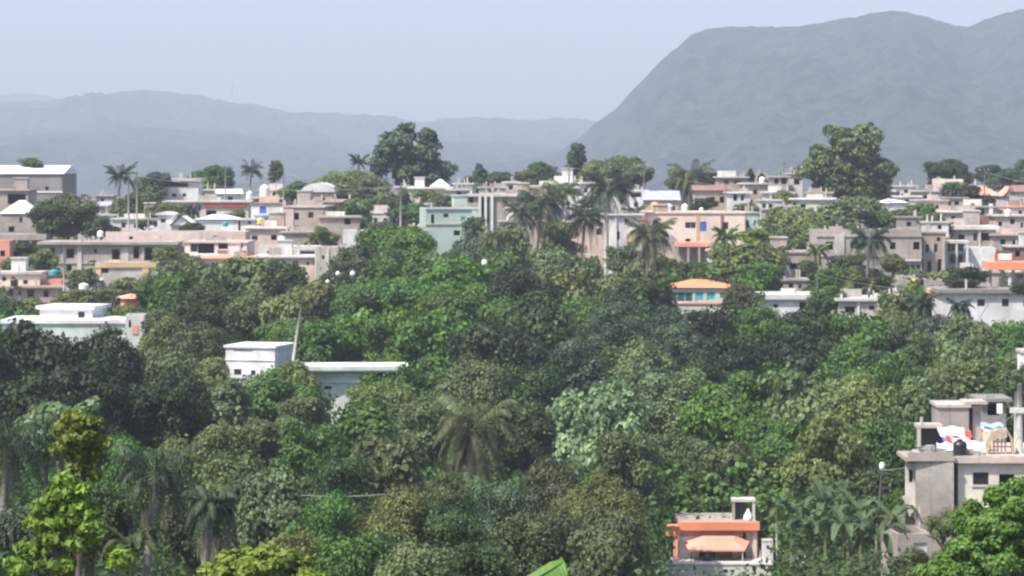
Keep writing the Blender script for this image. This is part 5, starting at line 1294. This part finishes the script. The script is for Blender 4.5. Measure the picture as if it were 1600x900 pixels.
 (660, 860, 120, 112, 'dusty', 'round', G3, 'dusty crown at the bottom edge in the middle', 1.0),
 (745, 855, 100, 120, 'dark', 'round', G3, 'dark bush at the bottom beside the white roof tip', .8),
 (1260, 885, 130, 150, 'brown', 'round', G3, 'brown green bush at the bottom right of the patio', 1.0),
 (1340, 870, 120, 150, 'brown', 'fine', G3, 'dull bush at the bottom left of the low grey hut', 1.0),
 (200, 690, 120, 150, 'green', 'round', G3, 'mid green crown behind the drooping left palm', 1.0),
 (270, 700, 110, 150, 'olive', 'round', G3, 'olive crown right above the drooping left palm', 1.0),
 (300, 780, 100, 120, 'dark', 'round', G3, 'dark bush behind the cream dry fronds', 1.0),
 (70, 640, 80, 140, 'olive', 'coarse', G3, 'light olive tree behind the yellow green sapling', 1.0),
 (140, 760, 110, 110, 'dark', 'round', G3, 'dark bush behind the lower yellow green sapling', 1.0),
 (30, 800, 110, 110, 'blue', 'round', G3, 'dark bluish bush in the bottom left corner', 1.0),
 (1100, 560, 90, 235, 'dark', 'round', G3, 'small dark crown between the bluish tree and the right dark mass', 1.0),
 (1490, 560, 90, 240, 'olive', 'round', G3, 'olive crown high behind the stair room', 1.0),
 (745, 765, 90, 158, 'green', 'round', G3, 'green bush hiding the trunk of the brown palm', 1.0),
 (700, 745, 60, 156, 'dusty', 'fine', G3, 'small dusty bush left of the brown palm trunk', 1.0),
 (1085, 775, 90, 206, 'dusty', 'coarse', G3, 'dusty bush close behind the left roof end of the orange-edged house', 1.0),
 (1150, 765, 80, 208, 'green', 'round', G3, 'green bush behind the roof frame of the orange-edged house', 1.0),
 (1205, 775, 70, 206, 'olive', 'coarse', G3, 'olive bush behind the thin grey pole', 1.1),
 (592, 590, 84, 236, 'bright', 'round', G3, 'bright green bush against the white grey wall right side', .9),
 (460, 570, 60, 240, 'olive', 'round', G3, 'olive bush in front of the left end of the cream roof slab', .9),
 (246, 484, 40, 276, 'dusty', 'round', G3, 'dusty bush beside the narrow gateway wall', 1.0),
 (196, 478, 40, 292, 'olive', 'round', G3, 'olive bush at the foot of the small salmon roofed hut', .8),
 (505, 300, 30, 462, 'dusty', 'round', G2, 'small dusty bush at the left of the barrel vaulted hall', .8),
 (545, 318, 44, 428, 'olive', 'round', G2, 'olive bush left above the single window house', 1.0),
 (440, 312, 26, 436, 'dark', 'round', G2, 'dark bush at the corner of the brown apartment block', .8),
 (180, 345, 24, 428, 'dusty', 'round', G2, 'little dusty bush at the left of the white flat house', .8),
 (300, 350, 30, 412, 'dark', 'round', G2, 'little dark bush right of the big white awning roof', .6),
 (694, 305, 36, 438, 'dusty', 'round', G2, 'dusty bush covering the greenish flat-roofed house', .9),
 (742, 345, 36, 395, 'dark', 'round', G2, 'dark bush between mint house and slim columns', 1.0),
 (870, 345, 60, 380, 'dusty', 'round', G2, 'dusty tree between the bushy palm and the lower coconut palm', 1.2),
 (970, 385, 56, 360, 'dusty', 'round', G2, 'dusty bush at the foot of the white tall house', .9),
 (1050, 405, 50, 350, 'dark', 'round', G2, 'dark bush right of the brown palm trunk', .9),
 (1100, 312, 30, 436, 'dark', 'round', G2, 'dark bush above the peach house roof', .7),
 (1165, 318, 34, 432, 'dusty', 'round', G2, 'dusty bush right above the peach house wing', .8),
 (1225, 300, 30, 436, 'olive', 'round', G2, 'little olive bush in front of the arched white house', .7),
 (1405, 300, 40, 455, 'dusty', 'round', G2, 'dusty bush right of the great rounded grey green tree', .9),
 (1440, 320, 50, 410, 'green', 'round', G2, 'green bush below the long low white wall', .8),
 (1480, 372, 34, 385, 'dark', 'round', G2, 'dark bush between the end wing and the carport', 1.0),
 (1535, 308, 40, 440, 'dark', 'round', G2, 'dark green bush under the left orange gable roof', .7),
 (1590, 325, 40, 425, 'dusty', 'round', G2, 'dusty bush under the right orange gable roof', .8),
 (1420, 425, 46, 352, 'dusty', 'round', G2, 'dusty bush in front of the white framed glass door', .7),
 (1604, 440, 40, 322, 'dark', 'round', G2, 'dark bush at the right end before the orange awning', .6),
 (1425, 862, 60, 157, 'dusty', 'coarse', G3, 'dusty bush in front of the low grey concrete hut', .8),
 (1480, 800, 50, 158, 'olive', 'round', G3, 'olive bush growing against the rough rubble storey', .8),
 (1405, 770, 44, 172, 'green', 'round', G3, 'green bush at the corner of the narrow side bay', 1.2),
 (1606, 572, 50, 224, 'dusty', 'round', G3, 'dusty bush hiding the white house corner at the right edge', 1.2),
 (1015, 400, 60, 345, 'dusty', 'coarse', G2, 'dusty bush at the left below the large peach house', .9),
 (1130, 385, 46, 352, 'olive', 'round', G2, 'olive bush directly below the ochre strip of the peach house', .8),
 (1325, 398, 50, 346, 'dusty', 'fine', G2, 'fine dusty shrub in front of the left half of the bare grey block', .8),
 (1395, 400, 40, 348, 'olive', 'fine', G2, 'small olive shrub right of the palm of the grey block', .8),
 (1470, 425, 46, 345, 'olive', 'round', G2, 'olive bush before the slatted end wing', .8),
 (1505, 345, 30, 402, 'dark', 'round', G2, 'dark bush between the white slab houses of the right cluster', .7),
 (1560, 395, 34, 380, 'dusty', 'round', G2, 'small dusty bush right behind the red banner', .7),
 (505, 355, 46, 394, 'olive', 'fine', G2, 'olive shrub in front of the brown plaster house', .9),
 (425, 405, 36, 360, 'dusty', 'round', G2, 'small dusty bush against the pinkish white house', .7),
 (130, 425, 36, 345, 'dusty', 'round', G2, 'small dusty bush left of the yellow framed house', .9),
 (70, 395, 36, 372, 'olive', 'round', G2, 'olive bush at the left end of the doorway house', 1.0),
 (225, 345, 22, 410, 'dark', 'round', G2, 'tiny dark bush before the white flat house', .6),
 (370, 330, 24, 432, 'olive', 'round', G2, 'tiny olive bush beside the wide pale house balcony', .7),
 (860, 295, 40, 430, 'dusty', 'round', G2, 'dusty bush before the wide low slab house', .8),
 (925, 310, 36, 430, 'dark', 'round', G2, 'dark bush left behind the tall palm crown', .9),
]
for (px, pt, wp, D, kind, shape, grp, lab, sq) in T:
    tree(px, pt, wp, D, kind, lab, shape, grp, sq=sq, name='shrub' if 'bush' in lab or 'shrub' in lab else 'broadleaf_tree', cat='shrub' if 'bush' in lab or 'shrub' in lab else 'tree')

# custom crowns: the two great skyline trees, and the nearest ones
def custom(px, D, masses, kind, label, leaf=.4, lr=(.55, 1.1), per=36, seed=5, name='broadleaf_tree', group=None, branches=7, dens=1.0, trunk_r=.45, depth=.8, aspect=1.5, jit=.42):
    """masses: (cx, cy, rx, rz) in picture pixels at distance D"""
    s_ = D / F; cy0 = sum(m_[1] for m_ in masses) / len(masses)
    x, y, z = W(px, cy0, D); g0 = gz(x, y); h = z - g0
    rng = random.Random(seed)
    root = empty(name, (x, y, g0), 0, label, 'tree', group)
    bl = []
    for (cx, cy, rx, rz) in masses:
        bl.append(((cx - px) * s_, rng.uniform(-1, 1) * rx * s_ * depth * .5, (cy0 - cy) * s_, rx * s_, rz * s_))
    me = crown_mesh('crown', 1.0, 1.0, bl, seed, lr, leaf, per, dens, aspect, jit)
    link('crown', me, L[kind], root, (0, 0, h))
    mb = MB(); mb.tube([(0, 0, -1), (.1, 0, h * .4), (0, 0, h * .8), (0, 0, h)], [trunk_r * 1.4, trunk_r, trunk_r * .8, trunk_r * .5], 8)
    for b_ in bl: mb.tube([(0, 0, h * .6), (b_[0] * .45, b_[1] * .5, h + b_[2] * .3 - b_[4] * .5), (b_[0], b_[1], h + b_[2])], [trunk_r * .5, trunk_r * .35, trunk_r * .1], 5)
    mb.build('trunk', BARK, root, smooth=True)
    return root
custom(648, 468, [(632, 208, 14, 10), (642, 200, 6, 4), (668, 216, 15, 14), (678, 228, 9, 10), (604, 215, 6, 5), (600, 238, 16, 10), (625, 232, 26, 15), (655, 245, 28, 15), (615, 258, 32, 16), (648, 272, 36, 16), (684, 264, 22, 12), (700, 262, 11, 8), (672, 285, 22, 9), (592, 262, 12, 8)],
       'blue', 'great dark green tree with lumpy crown towering over the left centre skyline', leaf=.40, lr=(.35, .95), seed=5, dens=.75, jit=.6, group=G1)
custom(1330, 450, [(1312, 215, 20, 16), (1350, 214, 26, 16), (1335, 232, 34, 18), (1285, 250, 24, 14), (1268, 268, 20, 14), (1300, 272, 34, 20), (1345, 262, 40, 20), (1378, 268, 20, 14), (1390, 262, 8, 8), (1365, 285, 30, 14), (1310, 295, 34, 16), (1350, 300, 30, 14), (1278, 240, 10, 8)],
       'dusty', 'great rounded grey green tree towering over the right skyline', leaf=.42, lr=(.5, 1.1), seed=8, dens=.75, jit=.6, group=G1)
custom(1575, 92, [(1560, 815, 50, 40), (1520, 858, 28, 24), (1590, 795, 36, 32), (1488, 888, 28, 22), (1540, 875, 50, 36), (1610, 840, 50, 50), (1470, 905, 30, 24), (1600, 900, 60, 40)],
       'corner', 'nearest bright green tree in the bottom right corner', leaf=.10, lr=(.16, .40), per=130, seed=12, trunk_r=.2, group=G4, dens=.9)
custom(122, 84, [(118, 654, 16, 9), (140, 664, 14, 10), (100, 668, 16, 8), (126, 678, 24, 12), (152, 690, 12, 9), (96, 698, 14, 8), (120, 704, 22, 12), (144, 712, 14, 12), (122, 730, 14, 12), (140, 742, 10, 9)],
       'lime', 'yellow green sapling top standing out at the left', leaf=.115, lr=(.09, .22), per=26, seed=15, trunk_r=.08, group=G4, dens=.62, aspect=1.8, jit=.75)
custom(105, 76, [(102, 758, 18, 10), (128, 770, 16, 10), (96, 782, 24, 11), (66, 796, 20, 8), (130, 796, 22, 11), (98, 810, 30, 11), (60, 822, 20, 8), (140, 826, 20, 9), (84, 842, 24, 9), (50, 862, 20, 8), (120, 852, 22, 9), (90, 880, 26, 9), (30, 888, 24, 9), (190, 872, 20, 9)],
       'lime', 'lower yellow green leafy plant at the bottom left', leaf=.125, lr=(.09, .22), per=24, seed=16, trunk_r=.08, group=G4, dens=.5, aspect=2.0, jit=.75)
custom(400, 84, [(370, 890, 36, 20), (420, 885, 40, 22), (465, 895, 36, 18), (345, 905, 24, 20)],
       'lime', 'yellow tinged bush top at the bottom edge, right of the dry fronds', leaf=.13, lr=(.15, .32), per=60, seed=17, trunk_r=.08, group=G4, dens=.8)
custom(95, 130, [(70, 665, 26, 16), (105, 655, 20, 14), (55, 690, 20, 14), (88, 648, 14, 10), (140, 640, 12, 12)],
       'pale', 'grey green leafy top right behind the sapling', leaf=.25, lr=(.25, .5), per=30, seed=18, trunk_r=.1, group=G4)

# palms
palm(188, 278, 440, 30, 'dark bushy palm on the left skyline by the tall poles', nf=20, dead=0, droopy=.9, seed=1)
palm(393, 268, 480, 24, 'small palm on the skyline above the white steep roof', nf=16, dead=0, seed=2)
palm(561, 255, 470, 20, 'small dark palm left of the great skyline tree', nf=14, dead=0, droopy=.8, seed=3)
palm(846, 322, 372, 56, 'bushy coconut palm left of the tall pair in the centre', nf=20, dead=5, droopy=1.3, seed=4)
palm(815, 335, 368, 44, 'smaller coconut palm at the left side of the bushy one', nf=16, dead=4, droopy=1.4, seed=5)
palm(952, 300, 388, 60, 'tall coconut palm with bare pale trunk before the white tall house', nf=20, dead=3, droopy=1.15, seed=6, lean=.3)
palm(915, 345, 375, 48, 'lower coconut palm left of the tall bare trunk', nf=18, dead=3, droopy=1.2, seed=7)
palm(1016, 372, 330, 54, 'brownish coconut palm left of the orange pink canopy', 'brown', nf=22, dead=8, droopy=1.25, seed=8)
palm(1080, 280, 460, 48, 'drooping palm on the skyline behind the peach house', 'brown', nf=20, dead=5, droopy=1.4, seed=9)
palm(1360, 380, 332, 48, 'dark coconut palm in front of the bare grey block', nf=20, dead=4, droopy=1.2, seed=10)
palm(1134, 372, 348, 30, 'green palm below the right end of the peach house', 'green', nf=16, dead=1, droopy=1.1, seed=11)
palm(1440, 478, 300, 34, 'dark shaggy palm below the cluttered grey roof terrace', nf=18, dead=5, droopy=1.3, seed=12)
palm(1278, 395, 345, 26, 'small palm between lower grey house and bare grey block', 'olive', nf=14, dead=2, droopy=1.2, seed=13)
palm(738, 674, 165, 104, 'large old brown palm with hanging dead fronds in the lower centre', 'brown', nf=15, dead=16, droopy=1.65, seed=14, nuts=True)
palm(242, 748, 112, 92, 'drooping dark green palm with cream dry fronds at the lower left', 'palm', nf=20, dead=0, droopy=1.5, seed=15, dry=9)
palm(330, 792, 106, 64, 'small drooping palm right of the lower left one', 'palm', nf=14, dead=0, droopy=1.6, seed=16, dry=9)
palm(12, 700, 112, 108, 'large dark palm cut by the left picture edge', 'palm', nf=22, dead=2, droopy=1.6, seed=17)

# banana plants
for (bx_, by_, bd_, lb_) in ((1345, 800, 168, 'grey green banana plant left of the lamp pole'), (1290, 788, 170, 'tallest banana plant, second from the lamp pole'), (1395, 812, 166, 'banana plant between lamp pole and low grey hut'),
        (1237, 798, 172, 'banana plant behind the thin grey pole'), (1318, 822, 162, 'low banana plant in front of the tallest one'), (1265, 825, 163, 'low banana plant right of the thin grey pole'), (1372, 835, 160, 'low banana plant at the foot of the lamp pole'), (1325, 770, 180, 'rear banana plant above the other ones')):
    banana(bx_, by_, bd_, 3, lb_, 'pale', nl=10, Ln=2.3, wd=.55, seed=int(bx_))
banana(205, 850, 88, 3, 'broad leaved banana plant beside the lower left palm', 'olive', nl=9, Ln=1.7, wd=.35, seed=5)
banana(20, 880, 84, 3, 'broad leaved plant in the bottom left corner', 'pale', nl=9, Ln=1.5, wd=.35, seed=6)
# the near banana leaf
x, y, z = W(766, 928, 40)
rt = empty('banana_plant', (x, y, z - 3.2), 0, 'nearest banana plant, one bright green leaf reaching up at the bottom', 'banana plant')
MB().tube([(0, 0, -.5), (0, 0, 1.6), (.02, 0, 3.0)], [.16, .13, .06], 8).build('stem', plain_mat('banana_stem', (.22, .24, .10), .6), rt, smooth=True)
def near_blade():
    rng = random.Random(4); N = 22; mb = MB(); rows = []
    for i in range(N + 1):
        t = i / N; c = Vector((1.02 * t, 0, .66 * t - .02 * t * t)); hw = .27 * (sin(pi * min(1, .1 + t * .62))) ** .6
        if t > .86: hw *= max(.25, 1 - (t - .86) * 3.2)
        n_ = Vector((-.5, 0, .86)); hw *= rng.uniform(.9, 1.04)
        rows.append((c - n_ * hw * 1.0 + Vector((0, -.12, 0)) + Vector((.01, 0, .01)) * rng.uniform(-1, 1), c, c + n_ * hw * .35 + Vector((0, .10, 0))))
    for i in range(N):
        a, b = rows[i], rows[i + 1]
        mb.quad(a[0], a[1], b[1], b[0]); mb.quad(a[1], a[2], b[2], b[1])
    return mb.mesh('leaf')
lf = link('leaf', near_blade(), L['banana'], rt, (0, 0, 3.0))
MB().tube([(0, -.004, 0), (.5, -.004, .33), (1.0, -.004, .63)], [.03, .018, .005], 6).build('midrib', L['pale'], lf)
for i, a in enumerate((1.9, 3.0, 4.2, 5.2)): link('leaf', blade(1.1, .35, .25, 1.3, 50 + i), L['banana'], rt, (0, 0, 2.8), (0, 0, a))

# undergrowth carpeting the valley; CLEAR keeps it off the front of houses seen in full
CLEAR = [(1030, 1225, 905, 200), (1400, 1620, 900, 170), (1215, 1410, 872, 170), (340, 650, 640, 256), (0, 240, 530, 300), (0, 235, 482, 348), (1030, 1145, 505, 325), (1185, 1420, 505, 330), (1440, 1640, 508, 330)]
def undergrowth(n, d0, d1, seed, hgt, leaf, name, label, kind, spread=.21, lift=0.0):
    rng = np.random.default_rng(seed)
    Y = np.sqrt(rng.uniform(d0 ** 2, d1 ** 2, n)); X = rng.uniform(-spread, spread, n) * Y
    Z = gzv(X, Y); per = 16
    base = np.stack([X, Y, Z], 1)
    r_ = rng.uniform(.6, 1.5, n)
    d = unit(rng, n * per, .5).reshape(n, per, 3)
    up = rng.uniform(0, lift, n) * (rng.uniform(0, 1, n) < .7)
    px_ = 800 + X / Y * F; py_ = HY - (Z + up + 1.5 - CAMZ) / Y * F
    ok = np.ones(n, bool)
    for (a, b, top, dd) in CLEAR: ok &= ~((px_ > a) & (px_ < b) & (py_ < top) & (Y < dd))
    base[:, 2] += up; base = base[ok]; r_ = r_[ok]; d = d[ok]; n = int(ok.sum())
    cen = base[:, None, :] + d * r_[:, None, None] * np.array([1, 1, hgt]) + np.array([0, 0, .3])
    cv = np.repeat(rng.uniform(0, 1, n)[:, None], per, 1) * .6 + rng.uniform(0, .4, (n, per))
    co, fa = leaves(cen.reshape(-1, 3), d.reshape(-1, 3) + [0, 0, .3], leaf * rng.uniform(.6, 1.3, n * per), rng)
    o = link(name, raw_mesh(name, co, fa, False, cv.ravel()), L[kind]); tag(o, label, None, None, 'stuff'); return o
undergrowth(26000, 185, 330, 3, 1.5, .40, 'undergrowth', 'dense dark green undergrowth between the trees of the valley', 'green', lift=5.5)
undergrowth(15000, 75, 185, 9, 1.5, .22, 'undergrowth', 'thick dull green undergrowth under the nearest valley trees', 'dark', lift=6)  # darker leaf colour stands in for the deep shade under the near trees
undergrowth(5000, 330, 620, 4, .9, .5, 'ground_scrub', 'scrubby bushes and weeds growing between the town houses', 'dusty')

for (px, py, D, Lp, lb, kd, sd_) in ((620, 345, 410, 26, 'small palm right of the small clean white house', 'palm', 21), (882, 300, 400, 36, 'feathery palm behind the bushy centre palm', 'dusty', 22), (990, 335, 395, 30, 'small palm at the right of the tall palm', 'palm', 23),
    (770, 375, 345, 36, 'palm head emerging below the slim columns', 'dusty', 25), (1215, 398, 350, 28, 'small palm before the lower grey house', 'palm', 26), (1490, 300, 430, 24, 'small palm below the domed tree', 'palm', 27),
    (300, 330, 425, 20, 'tiny palm beside the wide pale house', 'palm', 28), (1500, 482, 300, 30, 'shaggy palm before the wide white house', 'palm', 29)):
    palm(px, py, D, Lp, lb, kd, nf=15, dead=3, droopy=1.3, seed=sd_)

for a, b, lb, sg in (((214, 271, 405), (443, 266, 420), 'thin cable from the tall left pole to the pole on the brown block', .8), ((443, 268, 420), (626, 293, 398), 'thin cable from the brown block pole to the greenish pole', .8),
    ((626, 294, 398), (769, 290, 414), 'thin cable from the greenish pole to the slim columns', .6), ((769, 290, 414), (889, 260, 440), 'thin cable from the slim columns to the pole by the narrow tree', .6),
    ((1134, 290, 400), (1352, 345, 361), 'thin cable from the grey pole behind the peach house to the bare block', .8), ((1538, 268, 440), (1660, 290, 420), 'thin cable leaving the pole near the orange gable roofs to the right', .5),
    ((889, 262, 440), (1006, 260, 430), 'thin cable between the two poles near the skyline palms', .5), ((1006, 262, 430), (1134, 290, 400), 'thin cable from the thin dark pole to the grey pole', .5)):
    wire(a, b, lb, sg, .02)
